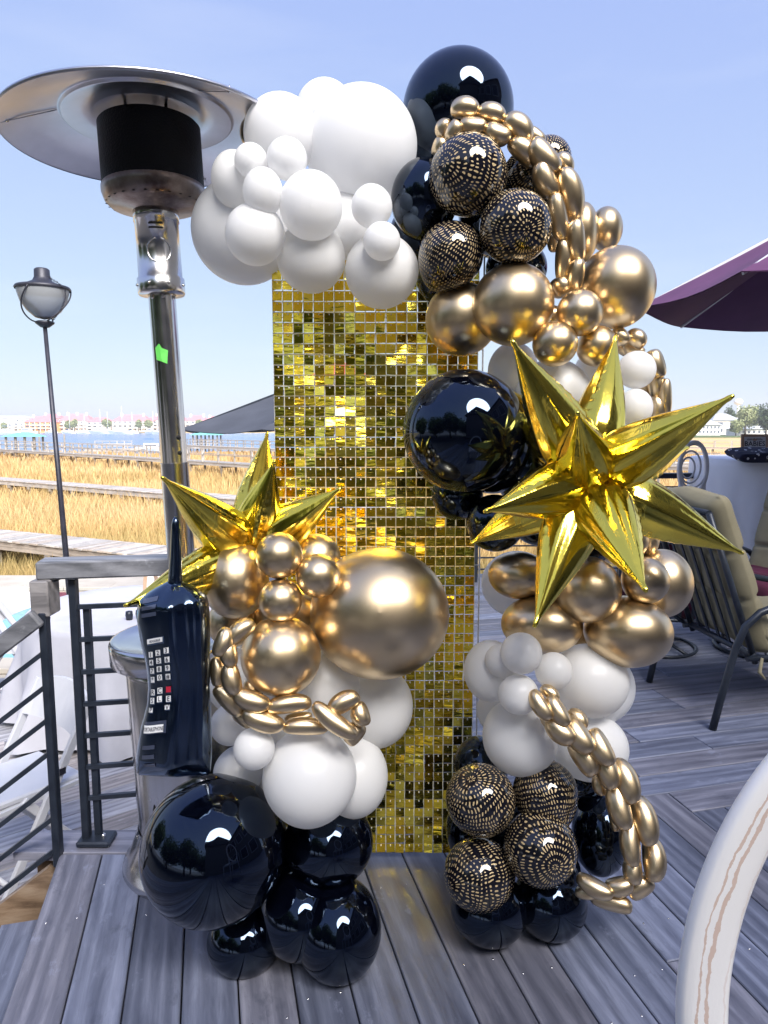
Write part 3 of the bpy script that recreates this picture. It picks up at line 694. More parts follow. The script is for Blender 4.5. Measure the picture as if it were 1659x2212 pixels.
# rows on show: the 300 individually hung ones lie in the widest open stretch of the wall
part_rows = [c for c in cells if 6 <= c[1] < 21][:300]
ids = set((c[0], c[1]) for c in part_rows)
rest = MB()
for (i, k, xc, zc) in cells:
    wv = math.sin(i * .55 + 2.1 * math.sin(k * .31)) + math.sin(k * .43 + 1.7 * math.sin(i * .4)); rx = -R(8.5) - R(3.5) * wv + rr.gauss(0, R(3.0)); ry = rr.gauss(0, R(1.8)); rz = R(4) * math.sin(i * .8 + k * .5) + rr.gauss(0, R(5))
    E = Matrix.Rotation(rz, 3, 'Z') @ Matrix.Rotation(rx, 3, 'X') @ Matrix.Rotation(ry, 3, 'Y')
    if (i, k) in ids:
        o = link('sequin', tme, sq, (xc, -.005, zc)); o.rotation_euler = E.to_euler()
    else:
        rest.add([E @ Vector(v) + Vector((xc, -.005, zc)) for v in tile.v], tile.f)
o = rest.build('sequin_field', M['sequin'], sq); o['kind'] = 'stuff'

# ---------------------------------------------------------------- balloons
def balloon_mesh(name, m, pear=0.20, n=48):
    b = MB(); prof = [(.0001, 1.0)]
    for i in range(1, 30):
        f = math.pi * i / 30; z = math.cos(f); r_ = math.sin(f)
        if z < 0: z = z * (1 + pear * z * z); r_ *= 1 - .05 * z * z
        prof.append((r_, z))
    e = -(1 + pear)
    prof += [(.07, e + .004), (.045, e - .035), (.035, e - .06), (.055, e - .075), (.05, e - .10), (.02, e - .105)]
    prof = [p for p in prof if p[0] > .0 or True]
    b.lathe(prof[::-1], n); return b.mesh(name, m)
BM = {'w': balloon_mesh('white_balloon', M['white_latex']), 'b': balloon_mesh('black_balloon', M['black_latex']),
      'g': balloon_mesh('gold_balloon', M['chrome']), 's': balloon_mesh('snakeskin_balloon', M['snake'])}
NM = {'w': 'white_balloon', 'b': 'black_balloon', 'g': 'gold_balloon', 's': 'snakeskin_balloon'}
GR = {'w': 'white latex balloons of the garland', 'b': 'plain black balloons of the garland', 'g': 'chrome gold round balloons of the garland', 's': 'black balloons with gold snakeskin print'}
brn = random.Random(5)
def balloon(kind, x, y, rx, ry, Y, label, pole=None, rot=0.0):
    p = at(x, y, Y); d = (p - Vector((0, 0, CAM_Z)))
    sx = size(rx, p); sy = size(ry, p); sz = (sx + sy) / 2 * brn.uniform(.95, 1.06)
    zax = (-d).normalized(); up = Vector((0, 0, 1)); xax = up.cross(zax).normalized(); yax = zax.cross(xax)
    base = Matrix((xax, yax, zax)).transposed()
    o = bpy.data.objects.new(NM[kind], BM[kind]); COL.objects.link(o)
    if pole is not None:            # where the balloon's crown points, in balloon radii right and up of its middle
        pz = math.sqrt(max(0.02, 1 - min(.97, pole[0] ** 2 + pole[1] ** 2))) * (pole[2] if len(pole) > 2 else 1)
        q = Vector((0, 0, 1)).rotation_difference(Vector((pole[0], pole[1], pz)).normalized()).to_matrix()
        Rm = base @ q; sc = (sz, sz, sz)
    elif abs(rx - ry) < 4:
        q = Euler_((R(brn.uniform(-40, 40)), R(brn.uniform(-40, 40)), brn.uniform(0, 6))); Rm = base @ q; sc = (sz, sz, sz)
    else:
        Rm = base @ Matrix.Rotation(R(-rot), 3, 'Z'); sc = (sx, sy, sz)
    o.matrix_world = Matrix.Translation(p) @ Rm.to_4x4() @ Matrix.Diagonal((*sc, 1))
    tag(o, label, 'balloon', GR[kind]); return o
def Euler_(e):
    from mathutils import Euler
    return Euler(e).to_matrix()
BL = [
 # upper white cloud
 ('w', 703, 240, 62, 62, 2.32, 'white balloon rising highest behind the biggest white one in the top cloud'),
 ('w', 782, 316, 115, 116, 2.20, 'biggest white balloon of the top cloud, beside the high black balloon'),
 ('w', 608, 290, 76, 77, 2.16, 'large white balloon touching the right rim of the heater dish'),
 ('g', 556, 288, 38, 38, 2.28, 'gold balloon peeking out behind white ones at the heater dish rim'),
 ('w', 542, 347, 37, 38, 2.04, 'small white balloon just under the heater dish edge'),
 ('w', 620, 343, 42, 42, 2.02, 'small white balloon in the middle of the top cloud below the large left one'),
 ('w', 505, 388, 48, 59, 2.12, 'white balloon leftmost of the upper row, against the heater burner'),
 ('w', 568, 415, 43, 50, 2.00, 'small white balloon above the round one in front of the far left big one'),
 ('w', 551, 507, 68, 67, 2.04, 'round white balloon in front of the large lowest left white one'),
 ('w', 527, 500, 106, 104, 2.28, 'large white balloon at the lower left end of the top cloud'),
 ('w', 672, 445, 68, 72, 2.02, 'medium white balloon in the front centre of the top cloud'),
 ('w', 803, 446, 45, 42, 2.02, 'small white balloon below the biggest one, left of the black ones'),
 ('w', 825, 521, 38, 38, 1.98, 'smallest white balloon in front of the lowest right white one'),
 ('w', 672, 557, 76, 77, 2.12, 'white balloon hanging over the top left of the sequin wall'),
 ('w', 824, 586, 77, 78, 2.10, 'lowest white balloon of the top cloud, over the sequins beside black'),
 ('w', 745, 486, 74, 72, 2.22, 'white balloon filling the middle behind the smaller ones over the sequins'),
 # black and snakeskin crown
 ('b', 989, 240, 119, 119, 2.26, 'huge glossy black balloon at the very top of the arch', (0.1, .95, .3)),
 ('b', 962, 330, 98, 98, 2.34, 'black balloon underneath the topmost huge black one'),
 ('b', 916, 432, 72, 84, 2.14, 'black balloon next to the white cloud, left of the snakeskin ones'),
 ('b', 905, 505, 62, 60, 2.26, 'black balloon tucked behind between the white cloud and lower snakeskin one'),
 ('b', 945, 602, 46, 52, 2.24, 'small black balloon hanging over the sequins below the lower snakeskin one'),
 ('s', 1011, 379, 86, 91, 2.02, 'largest snakeskin balloon at the top, inside the curve of the gold braid', (-.55, .35)),
 ('s', 1113, 491, 81, 82, 1.98, 'snakeskin balloon of the top trio whose ringed crown faces the viewer', (.36, -.12)),
 ('s', 974, 551, 65, 79, 2.04, 'lower left snakeskin balloon of the top trio, above the gold ones', (.5, .8, .4)),
 ('s', 1148, 388, 62, 62, 2.16, 'dim snakeskin balloon behind the top gold braid', (.3, .5)),
 ('s', 1184, 346, 50, 52, 2.28, 'snakeskin balloon outside the top gold braid against the sky', (.3, .3)),
 ('b', 1082, 460, 88, 90, 2.24, 'black balloon deep in the middle of the top snakeskin trio'),
 ('b', 1115, 580, 66, 60, 2.22, 'black balloon squeezed above the top gold balloon'),
 # gold shoulder
 ('g', 1108, 658, 87, 87, 2.02, 'large gold balloon in front just under the top snakeskin trio'),
 ('g', 997, 690, 75, 76, 2.12, 'gold balloon overlapping the sequins left of the large front gold one'),
 ('g', 1330, 622, 83, 87, 2.10, 'largest gold balloon out at the right shoulder near the plum parasol'),
 ('g', 1309, 495, 35, 46, 2.22, 'small gold balloon sticking up against the sky right of the braid'),
 ('g', 1260, 503, 32, 62, 2.18, 'gold balloon between the top braid and the small one in the sky'),
 ('g', 1252, 676, 46, 48, 1.98, 'small shiny gold balloon between the two large shoulder gold ones'),
 ('g', 1199, 743, 49, 49, 1.97, 'small gold balloon above the white ones, nearest the upper star spikes'),
 ('g', 1290, 748, 45, 45, 2.02, 'small gold balloon left of the upright star spike tip'),
 ('g', 1195, 680, 20, 22, 2.08, 'tiny gold balloon in the gap beside the large front gold one'),
 ('g', 1208, 622, 22, 24, 2.08, 'tiny gold balloon below the end of the top braid'),
 # white waist
 ('w', 1108, 802, 54, 62, 2.16, 'white balloon left of the upper left star spike, by the grid edge'),
 ('w', 1193, 848, 80, 72, 2.10, 'white balloon behind the two upper left star spikes'),
 ('w', 1287, 812, 48, 58, 2.14, 'white balloon partly hidden by the upright star spike'),
 ('w', 1375, 799, 41, 44, 2.06, 'small white balloon beside the back braid, upper of two'),
 ('w', 1372, 881, 37, 41, 2.04, 'small white balloon above the long right star spike, lower of two'),
 # black waist
 ('b', 1003, 932, 124, 128, 2.00, 'huge glossy black balloon left of the big gold star', (-.1, .2)),
 ('b', 1065, 955, 92, 112, 2.12, 'black balloon behind the huge one left of the big gold star'),
 ('b', 1150, 1000, 90, 100, 2.16, 'black balloon right behind the left spikes of the big gold star'),
 ('b', 988, 1068, 58, 58, 2.16, 'black balloon below the huge one, over the sequins'),
 ('b', 1070, 1130, 64, 62, 2.04, 'black balloon behind the lowest left star spike tip'),
 ('b', 1168, 1120, 66, 60, 2.12, 'black balloon in the shadow beneath the star centre, left side'),
 ('b', 1255, 1150, 80, 75, 2.16, 'black balloon in the shadow beneath the star centre, right side'),
 ('b', 1300, 1000, 90, 90, 2.22, 'black balloon hidden behind the centre of the big gold star'),
 # gold lower right
 ('g', 1120, 1243, 65, 51, 2.04, 'gold balloon at the left end of the lower right gold band'),
 ('g', 1268, 1273, 76, 73, 1.96, 'gold balloon at the middle of the lower right gold band'),
 ('g', 1394, 1254, 50, 49, 1.96, 'small gold balloon behind the tip of the lower right star spike'),
 ('g', 1430, 1260, 64, 74, 2.08, 'gold balloon at the right end of the gold band near the chair'),
 ('g', 1170, 1350, 87, 63, 2.00, 'wide gold balloon behind the downward star spike tip'),
 ('g', 1356, 1364, 93, 77, 1.98, 'big gold balloon lowest on the right, above the white ones'),
 ('g', 1404, 1164, 20, 38, 2.10, 'gold balloon outermost of two above the right gold band'),
 ('g', 1374, 1165, 27, 38, 2.03, 'gold balloon inner of two above the right gold band'),
 ('g', 1262, 1385, 26, 34, 2.10, 'gold balloon glimpsed between the two bottom gold ones'),
 ('g', 1340, 1160, 60, 60, 2.14, 'gold balloon mostly hidden behind the right star spikes'),
 ('w', 1118, 1262, 78, 72, 2.24, 'white balloon behind the left end of the right gold band'),
 # white lower right
 ('w', 1126, 1411, 45, 46, 1.86, 'small white balloon topmost of the cluster left of the braid start'),
 ('w', 1084, 1427, 36, 38, 1.92, 'small white balloon half hidden behind the topmost small one'),
 ('w', 1060, 1449, 58, 66, 2.00, 'medium white balloon next to the sequins at the start of the right braid'),
 ('w', 1196, 1449, 38, 41, 1.88, 'small white balloon right above the start of the lower right braid'),
 ('w', 1120, 1500, 42, 41, 1.86, 'small white balloon lowest of the little ones left of the right braid'),
 ('w', 1272, 1470, 84, 79, 2.00, 'large white balloon right of the little ones, above the braid'),
 ('w', 1288, 1482, 78, 78, 2.10, 'white balloon showing as a rim behind the large one over the deck'),
 ('w', 1124, 1592, 79, 77, 1.96, 'large white balloon above the lower snakeskin quartet, left of the braid'),
 ('w', 1272, 1612, 83, 73, 2.02, 'large white balloon right of the braid above black ones'),
 ('w', 1074, 1535, 44, 48, 2.10, 'white balloon at the edge of the sequins behind the large lower ones'),
 # black base right
 ('b', 1040, 1650, 60, 62, 2.10, 'black balloon above the left snakeskin one, beside the sequins'),
 ('b', 1245, 1680, 60, 56, 2.10, 'black balloon under the white one right of the snakeskin quartet'),
 ('s', 1038, 1727, 71, 75, 1.88, 'snakeskin balloon upper left of the lower quartet', (-.25, .6)),
 ('s', 1178, 1713, 68, 67, 1.92, 'snakeskin balloon upper right of the lower quartet', (-.3, .9, .3)),
 ('s', 1167, 1832, 79, 83, 1.84, 'snakeskin balloon of the lower quartet with its ringed crown facing the viewer', (.42, -.36)),
 ('s', 1034, 1889, 69, 76, 1.86, 'snakeskin balloon lower left of the lower quartet', (-.75, -.3)),
 ('b', 1298, 1795, 62, 90, 2.04, 'black balloon inside the bend of the lower right braid'),
 ('b', 1012, 1790, 49, 66, 2.06, 'black balloon behind the left pair of the lower snakeskin quartet'),
 ('b', 1110, 1790, 70, 80, 2.10, 'black balloon at the dark heart of the lower snakeskin quartet'),
 ('b', 1056, 1962, 83, 76, 1.88, 'black balloon resting on the deck at the left foot of the right column'),
 ('b', 1188, 1946, 75, 77, 1.92, 'black balloon resting on the deck at the right foot of the right column'),
 ('b', 1193, 1885, 64, 62, 1.94, 'black balloon just above the right foot one, at the end of the braid'),
 # left column
 ('g', 508, 1252, 73, 84, 1.86, 'gold balloon beside the phone balloon at the top of the left column'),
 ('g', 603, 1200, 50, 49, 1.76, 'small gold balloon highest of the three clustered under the left star'),
 ('g', 687, 1244, 50, 50, 1.76, 'small gold balloon right one of the three clustered under the left star'),
 ('g', 606, 1297, 49, 48, 1.74, 'small gold balloon lowest of the three clustered under the left star'),
 ('g', 684, 1204, 49, 52, 1.94, 'gold balloon half hidden behind the three small ones near the sequins'),
 ('g', 820, 1324, 150, 141, 1.86, 'giant gold balloon standing out in front of the sequins'),
 ('g', 607, 1417, 86, 87, 1.74, 'large gold balloon ringed by the left gold braid'),
 ('g', 500, 1345, 50, 50, 1.96, 'gold balloon in the gap between phone balloon and left braid'),
 ('g', 620, 1330, 74, 70, 2.0, 'gold balloon buried behind the three small gold ones'),
 ('w', 707, 1478, 70, 74, 1.90, 'white balloon under the giant gold one behind the braid loop'),
 ('w', 812, 1525, 80, 88, 1.98, 'large white balloon lying against the sequins below the giant gold one'),
 ('w', 669, 1677, 100, 100, 1.74, 'largest white balloon at the bottom of the left column'),
 ('w', 764, 1676, 74, 86, 1.88, 'white balloon right of the largest bottom one, against the sequins'),
 ('w', 549, 1617, 44, 43, 1.68, 'small white balloon in front at the left of the largest bottom one'),
 ('w', 498, 1566, 42, 44, 1.82, 'small white balloon under the left braid beside the phone balloon'),
 ('w', 515, 1668, 54, 54, 1.86, 'white balloon just above the giant black one on the left'),
 ('w', 508, 1470, 62, 70, 2.00, 'white balloon behind the left braid next to the phone balloon'),
 ('w', 622, 1560, 84, 80, 1.90, 'white balloon behind the lower run of the left braid'),
 ('w', 610, 1700, 52, 50, 1.86, 'white balloon squeezed between the giant black one and the largest white one'),
 # black base left
 ('b', 462, 1833, 148, 160, 1.74, 'giant glossy black balloon under the phone balloon', (-.1, .1)),
 ('b', 522, 1800, 98, 96, 1.86, 'black balloon tucked behind the giant one on the left base'),
 ('b', 710, 1819, 96, 91, 1.86, 'black balloon under the largest white one by the foot of the sequins'),
 ('b', 650, 1975, 85, 87, 1.80, 'black balloon in the middle of the left base', (-.2, .2)),
 ('b', 730, 2006, 94, 104, 1.78, 'black balloon resting on the deck at the right foot of the left column'),
 ('b', 528, 2030, 80, 72, 1.80, 'black balloon resting on the deck below the giant one'),
 ('b', 590, 1900, 76, 76, 1.92, 'black balloon at the dark heart of the left base'),
]
for e in BL:
    balloon(e[0], e[1], e[2], e[3], e[4], e[5], e[6], e[7] if len(e) > 7 else None)

# ---------------------------------------------------------------- balloon braids, link by link
def bead_mesh(L):
    b = MB(); m_ = 14; vs = []; n = 20; pr = []
    for i in range(m_ + 1):
        f = math.pi * i / m_; x = -math.cos(f); r_ = math.sin(f) ** .70
        pr.append((x, max(r_, .03)))
    for (x, r_) in pr:
        bend = -.20 * (1 - x * x)
        for k in range(n):
            a = 2 * math.pi * k / n; vs.append((x, r_ * math.cos(a) + bend, r_ * math.sin(a)))
    fs = []
    for i in range(m_):
        for k in range(n):
            l = (k + 1) % n; fs.append((i * n + k, (i + 1) * n + k, (i + 1) * n + l, i * n + l))
    fs.append(tuple(range(n))); fs.append(tuple(m_ * n + k for k in range(n))[::-1])
    b.add(vs, fs, True); return b.mesh('link', M['chrome'])
LM = bead_mesh(1)
def braid(label, items, Y0, f0, sc, Yf=None):
    c0 = at(f0[0] + items[0][0] * sc, f0[1] + items[0][1] * sc, Y0)
    root = thing('balloon_braid', label, 'balloon braid', c0, group='braided gold balloons')
    for i, it in enumerate(items):
        x, y, a, b_, an = it[:5]; dy = it[5] if len(it) > 5 else (0.0 if i % 2 == 0 else .02)
        X = f0[0] + x * sc; Yp = f0[1] + y * sc; dep = (Yf(i, len(items)) if Yf else Y0) + dy
        p = at(X, Yp, dep); la = size(a * sc * 1.04, p); lb = size(b_ * sc * 1.14, p)
        d = (p - Vector((0, 0, CAM_Z))); zax = (-d).normalized(); xax = Vector((0, 0, 1)).cross(zax).normalized(); yax = zax.cross(xax)
        Rm = Matrix((xax, yax, zax)).transposed() @ Matrix.Rotation(R(-an + (180 if i % 2 else 0)), 3, 'Z')
        o = bpy.data.objects.new('link', LM); COL.objects.link(o); o.parent = root
        o.matrix_local = Matrix.Translation(p - c0) @ Rm.to_4x4() @ Matrix.Diagonal((la, lb * (1 if b_ >= 0 else -1), abs(lb), 1))
    return root
braid('gold balloon braid arching over the top snakeskin balloons', [
 (385, 545, 50, 46, -70, .06), (412, 450, 52, 40, -60, .05), (457, 455, 52, 40, -60), (520, 345, 76, 50, 5), (565, 428, 70, 46, 8), (663, 372, 75, 47, 15), (697, 470, 72, 50, 25),
 (803, 450, 92, 58, 45), (905, 485, 55, 38, 40, .07), (832, 575, 92, 52, 42), (952, 592, 105, 60, 48), (1050, 640, 62, 42, 62, .07), (962, 722, 98, 54, 62), (1080, 803, 135, 60, 76), (1030, 925, 122, 48, 78), (1112, 940, 55, 30, 80, .07),
 (1128, 1050, 106, 46, 84), (1045, 1160, 106, 42, 90), (1126, 1238, 84, 42, 96), (1040, 1300, 50, 44, 60), (1000, 1060, 50, 26, 90, .07), (1075, 1330, 40, 30, 90, .06)],
 2.02, (796.3, 99.5), .4)
braid('gold balloon braid looping around the lower left gold balloon', [
 (488, 738, 72, 42, -68), (582, 690, 76, 42, -38), (527, 795, 64, 39, 85), (462, 882, 72, 38, 88, .03), (540, 918, 80, 43, 78), (520, 1025, 92, 48, 50), (632, 1018, 92, 46, 24), (592, 1118, 56, 34, 38, .06),
 (690, 1118, 104, 46, 22), (815, 1050, 108, 42, -4), (862, 1108, 66, 26, -4, .05), (895, 1160, 106, 38, 4), (1040, 1122, 128, 42, 38, -.01), (1085, 1042, 82, 44, -28), (1172, 1092, 58, 42, 70, .03), (1140, 1190, 58, 44, -50, .04), (640, 960, 50, 34, 60, .06)],
 1.66, (265.4, 1061.8), .44)
braid('gold balloon braid curling down the lower right column to the deck', [
 (638, 545, 72, 34, 55), (676, 495, 46, 26, 35, .03), (716, 570, 74, 36, 55), (660, 610, 40, 28, 60, .06), (727, 655, 76, 46, 40), (800, 612, 52, 32, 45, .06), (810, 680, 86, 48, 52), (826, 785, 84, 48, 52), (910, 735, 84, 44, 58), (918, 832, 92, 46, 60), (905, 905, 46, 28, 75, .07),
 (1010, 888, 98, 48, 64), (995, 1000, 98, 46, 72), (1095, 1065, 104, 48, 70), (1045, 1162, 98, 40, 82), (965, 1060, 50, 24, 75, .08), (1135, 1105, 60, 24, 85, .06), (1137, 1240, 90, 46, 82), (1057, 1290, 58, 38, 84), (1085, 1366, 62, 46, -42), (990, 1355, 60, 38, -20), (953, 1436, 88, 38, 4), (880, 1360, 82, 36, 18), (835, 1396, 42, 26, 0)],
 1.80, (862.7, 1260.8), .48)
braid('gold balloon braid hanging behind the small white balloons on the right', [
 (998, 128, 44, 34, 45), (1062, 145, 48, 36, 42), (1055, 188, 48, 26, 20, .04), (1012, 195, 40, 26, 30, .06), (1155, 255, 64, 42, 72), (1148, 345, 62, 34, 80), (1202, 400, 76, 26, 86), (1152, 468, 66, 32, 88, .01), (1110, 380, 40, 30, 80, .06), (1100, 505, 44, 36, 90, .06), (1185, 470, 50, 24, 85, .05), (1130, 540, 50, 30, 80, .05)],
 2.10, (862.7, 663.6), .48)

# ---------------------------------------------------------------- exploding gold foil stars
def cone_point(parent, c, tip, Rb, seed, roll=0.0):
    rnd = random.Random(seed); d = tip - c; L = d.length; d.normalize()
    q = Vector((0, 0, 1)).rotation_difference(d); n = 56; m_ = 44; vs = []
    ph = [rnd.uniform(0, 6.28) for _ in range(6)]; ks = [5, 7, 9]
    for i in range(m_ + 1):
        s = i / m_
        if s < .32: pr = .26 + .74 * math.sin(math.pi / 2 * (s / .32)) ** 1.0
        else: t = (s - .32) / .68; pr = (1 - t) ** 1.0 * (1 + .75 * t * (1 - t)) 
        pr = max(pr, .085)
        if s > .985: pr *= .6
        for k in range(n):
            a = 2 * math.pi * k / n; a2 = a - roll
            lens = 1 / math.sqrt((math.cos(a2)) ** 2 + (math.sin(a2) / .92) ** 2)
            seam = max(math.exp(-((math.sin(a2)) / .16) ** 2), 0)
            r_ = pr * lens
            r_ *= 1 + .026 * s ** .5 * math.sin(5 * a + ph[0]) + .016 * math.sin(9 * a + ph[1] + 2 * s) + .012 * math.sin(14 * a + ph[4] - 3 * s) + .008 * (1 - s) * math.sin(23 * a + ph[5] + 5 * s)
            r_ *= 1 - .05 * seam * (0.5 + 0.5 * math.sin(88 * s + ph[2] + (3 if math.cos(a2) > 0 else 0))) + .05 * seam * seam
            r_ *= 1 + .05 * max(0, .42 - s) * (.3 + seam) * math.sin(80 * s + 4 * math.sin(3 * a + ph[3]))
            vs.append(q @ Vector((Rb * r_ * math.cos(a), Rb * r_ * math.sin(a), L * s)) )
    fs = []
    for i in range(m_):
        for k in range(n):
            l = (k + 1) % n; fs.append((i * n + k, i * n + l, (i + 1) * n + l, (i + 1) * n + k))
    fs.append(tuple(m_ * n + k for k in range(n)))
    b = MB(); b.add(vs, fs, True)
    b.lathe([(.0001, -.006), (.0075, -.003), (.009, .003), (.006, .010), (.0001, .011)], 12, tip + d * .003, mat=q.to_matrix()) if False else None
    o = b.build('cone_point', M['foil'], parent, c); return o
def star(label, cx, cy, Y, tips, L, Rb, core):
    c = at(cx, cy, Y); root = thing('starburst_balloon', label, 'foil balloon', c, group='gold foil starburst balloons')
    b = MB(); b.lathe([(core * math.sin(t), core * math.cos(t)) for t in np.linspace(.01, math.pi - .01, 14)], 24); b.build('core', M['foil'], root)
    for i, tp_ in enumerate(tips):
        x, y, sgn = tp_[:3]; Lk = tp_[3] if len(tp_) > 3 else L
        # depth of the tip so that the spike has its true length
        lo = None
        for k in range(0, 500):
            Yt = Y + sgn * k * .001
            p = at(x, y, Yt)
            if (p - c).length >= Lk: lo = p; break
        if lo is None: lo = at(x, y, Y + sgn * .4)
        cone_point(root, Vector((0, 0, 0)), lo - c, Rb, i * 7 + int(cx), roll=i * .9)
    for o in root.children: o.location = (0, 0, 0)
    return root
star('large gold foil starburst balloon with long spikes on the right column', 1268, 1038, 1.78, [
 (1105, 734, -1), (1331, 722, 1), (1585, 854, -1), (1606, 1196, -1), (1396, 1278, -1), (1154, 1355, -1), (1015, 1175, 1, .37), (1046, 1105, -1, .40),
 (1088, 833, 1, .42), (1247, 890, -1, .36), (1488, 966, 1), (1330, 1150, 1, .40)], .43, .074, .035)
star('gold foil starburst balloon poking up behind the left column', 540, 1195, 1.96, [
 (349, 1030, -1), (577, 934, 1), (593, 994, -1, .30), (737, 1054, -1, .34), (268, 1309, -1),], .42, .070, .035)

# ---------------------------------------------------------------- the telephone balloon
PY = 1.66
ph_rows = [(1254, 366, 390), (1262, 350, 404), (1272, 330, 424), (1290, 305, 444), (1310, 300, 449), (1330, 299, 451), (1380, 307, 452), (1415, 316, 452), (1446, 321, 452), (1480, 323, 452), (1513, 321, 453), (1540, 315, 454), (1565, 308, 455), (1608, 300, 456), (1640, 296, 456), (1660, 295, 455), (1668, 296, 454), (1674, 300, 450)]
pc = at(376, 1460, PY); phone = thing('phone_balloon', 'black foil balloon shaped like an old mobile phone with keypad and antenna', 'foil balloon', pc)
rows = []
for (y, xl, xr) in ph_rows:
    a, c = at(xl, y, PY), at(xr, y, PY); rows.append((a.z, a.x, c.x))
def prow(z):
    if z >= rows[0][0]: return rows[0][1], rows[0][2], 0
    for i in range(len(rows) - 1):
        if rows[i][0] >= z >= rows[i + 1][0]:
            t = (rows[i][0] - z) / (rows[i][0] - rows[i + 1][0]); return rows[i][1] * (1 - t) + rows[i + 1][1] * t, rows[i][2] * (1 - t) + rows[i + 1][2] * t, 0
    return rows[-1][1], rows[-1][2], 0
zt_, zb_ = rows[0][0], rows[-1][0]
def pdepth(z):
    s = (zt_ - z) / (zt_ - zb_)
    d = .078 * min(1, (s / .10 + .02)) ** .6 * min(1, ((1 - s) / .12 + .001)) ** .55
    return max(d * (1 - .16 * math.exp(-((s - .52) / .16) ** 2)), .004)
def pfront(x, z):
    xl, xr, _ = prow(z); c = (xl + xr) / 2; a = (xr - xl) / 2; u = max(-.999, min(.999, (x - c) / a)); D = pdepth(z)
    ridge = math.exp(-((u - .12) / .30) ** 2) * .18
    dent = .10 * math.exp(-((u - .55) / .16) ** 2)
    return -D * ((1 - abs(u) ** 2.3) ** (1 / 2.3)) * (.86 + ridge - dent)
zs = []
for i in range(61): zs.append(zt_ + (zb_ - zt_) * i / 60)
n = 56; vs = []
for z in zs:
    xl, xr, _ = prow(z); c = (xl + xr) / 2; a = (xr - xl) / 2
    for k in range(n):
        an = 2 * math.pi * k / n; x = c + a * math.copysign(abs(math.cos(an)) ** .87, math.cos(an)) * .999
        y = pfront(x, z); y = y if math.sin(an) < 0 else -y
        if abs(math.sin(an)) < 1e-6: y = 0
        vs.append((x - pc.x, y, z - pc.z))
fs = []
for i in range(60):
    for k in range(n): l = (k + 1) % n; fs.append((i * n + k, i * n + l, (i + 1) * n + l, (i + 1) * n + k))
fs.append(tuple(range(n))[::-1]); fs.append(tuple(60 * n + k for k in range(n)))
MB().add(vs, fs, True).build('body', M['black_foil'], phone)
at_ = at(379, 1114, PY + .01) - pc; a0 = at(378, 1262, PY) - pc
pts = [a0.lerp(at_, t) + Vector((.002 * math.sin(t * 3), 0, 0)) for t in np.linspace(0, 1, 16)]; w0 = size(15.5, a0 + pc)
MB().tube(pts, [w0 * (1.05 if t < .05 else (1 - .42 * t) * (1 if t < .8 else math.sqrt(max(0.02, 1 - ((t - .8) / .2) ** 2)))) for t in np.linspace(0, 1, 16)], 20).build('antenna', M['black_foil'], phone)
def decal(pts2, fs, m, name, parent, off=.0012):      # flat print laid on the curved front; pts2 in picture units
    v = []
    for (x, y) in pts2:
        p = at(x, y, PY - .05); v.append((p.x - pc.x, pfront(p.x, p.z) - off, p.z - pc.z))
    return MB().add(v, fs).build(name, M[m], parent)
def quad(cx, cy, w, h, rot, m, name, parent, off, nx=6, ny=3):
    c, s = math.cos(R(rot)), math.sin(R(rot)); pts = []; fs = []
    for j_ in range(ny + 1):
        for i_ in range(nx + 1):
            a = (i_ / nx - .5) * w; b_ = (j_ / ny - .5) * h
            pts.append((cx + a * c, cy + a * s + b_))
    for j_ in range(ny):
        for i_ in range(nx): q = j_ * (nx + 1) + i_; fs.append((q, q + nx + 1, q + nx + 2, q + 1))
    return decal(pts, fs, m, name, parent, off)
def ptext(txt, cx, cy, h, rot, parent, m='ink', off=.0030, xs=1.0):
    vs, fs = text_mesh(txt, h); c, s = math.cos(R(rot)), math.sin(R(rot))
    return decal([(cx + v.x * xs * c, cy + v.x * xs * s - v.y) for v in vs], fs, m, 'letter', parent, off)
keys = [(328, 1412, '1'), (328, 1430, '4'), (329, 1449, '7'), (329, 1469, '*'), (329, 1497, 'R'), (328, 1515, 'S'), (325, 1535, 'P'),
        (346, 1405.5, '2'), (347, 1423, '5'), (347, 1442, '8'), (347, 1461, '0'), (347, 1490, 'C'), (346, 1508, 'L'),
        (367, 1397, '3'), (368, 1417, '6'), (368, 1436, '9'), (368, 1455.5, '#'), (368, 1484, ''), (368, 1504, 'E'), (365.5, 1522, 'V')]
for (x, y, t) in keys:
    w = 12.2 if x > 340 else 10.5; hh = 12.6 if t not in ('V', 'P') else 9.5
    quad(x + 1.2, y + 2.2, w, hh, -14, 'key_side', 'key_edge', phone, .0008)
    k = quad(x, y, w, hh, -14, 'paper' if t else 'red_ink', 'key', phone, .0020)
    if t: ptext(t, x, y, 14, -14, k)
quad(341, 1380, 44, 15.5, -16, 'key_side', 'display_edge', phone, .0008)
k = quad(339.5, 1379, 40, 10.5, -16, 'paper', 'display', phone, .0020); ptext('8006868', 339.5, 1379.5, 8.2, -16, k, 'stripe', xs=.95)
quad(337, 1568, 58, 25, -14, 'stripe', 'nameplate_edge', phone, .0008, 10)
k = quad(334, 1571, 50, 15.5, -14, 'paper', 'nameplate', phone, .0020, 10); ptext('PORTABLEPHONE', 333, 1571.5, 11.5, -14, k, xs=.57)
for (x, y, w) in ((324, 1296, 36), (324, 1310, 36), (325, 1325, 38), (323, 1611, 32), (323, 1631, 31), (326, 1649, 30)):
    quad(x, y, w, 8.5, -14, 'stripe', 'stripe', phone, .0015)
print('phase balloons done')

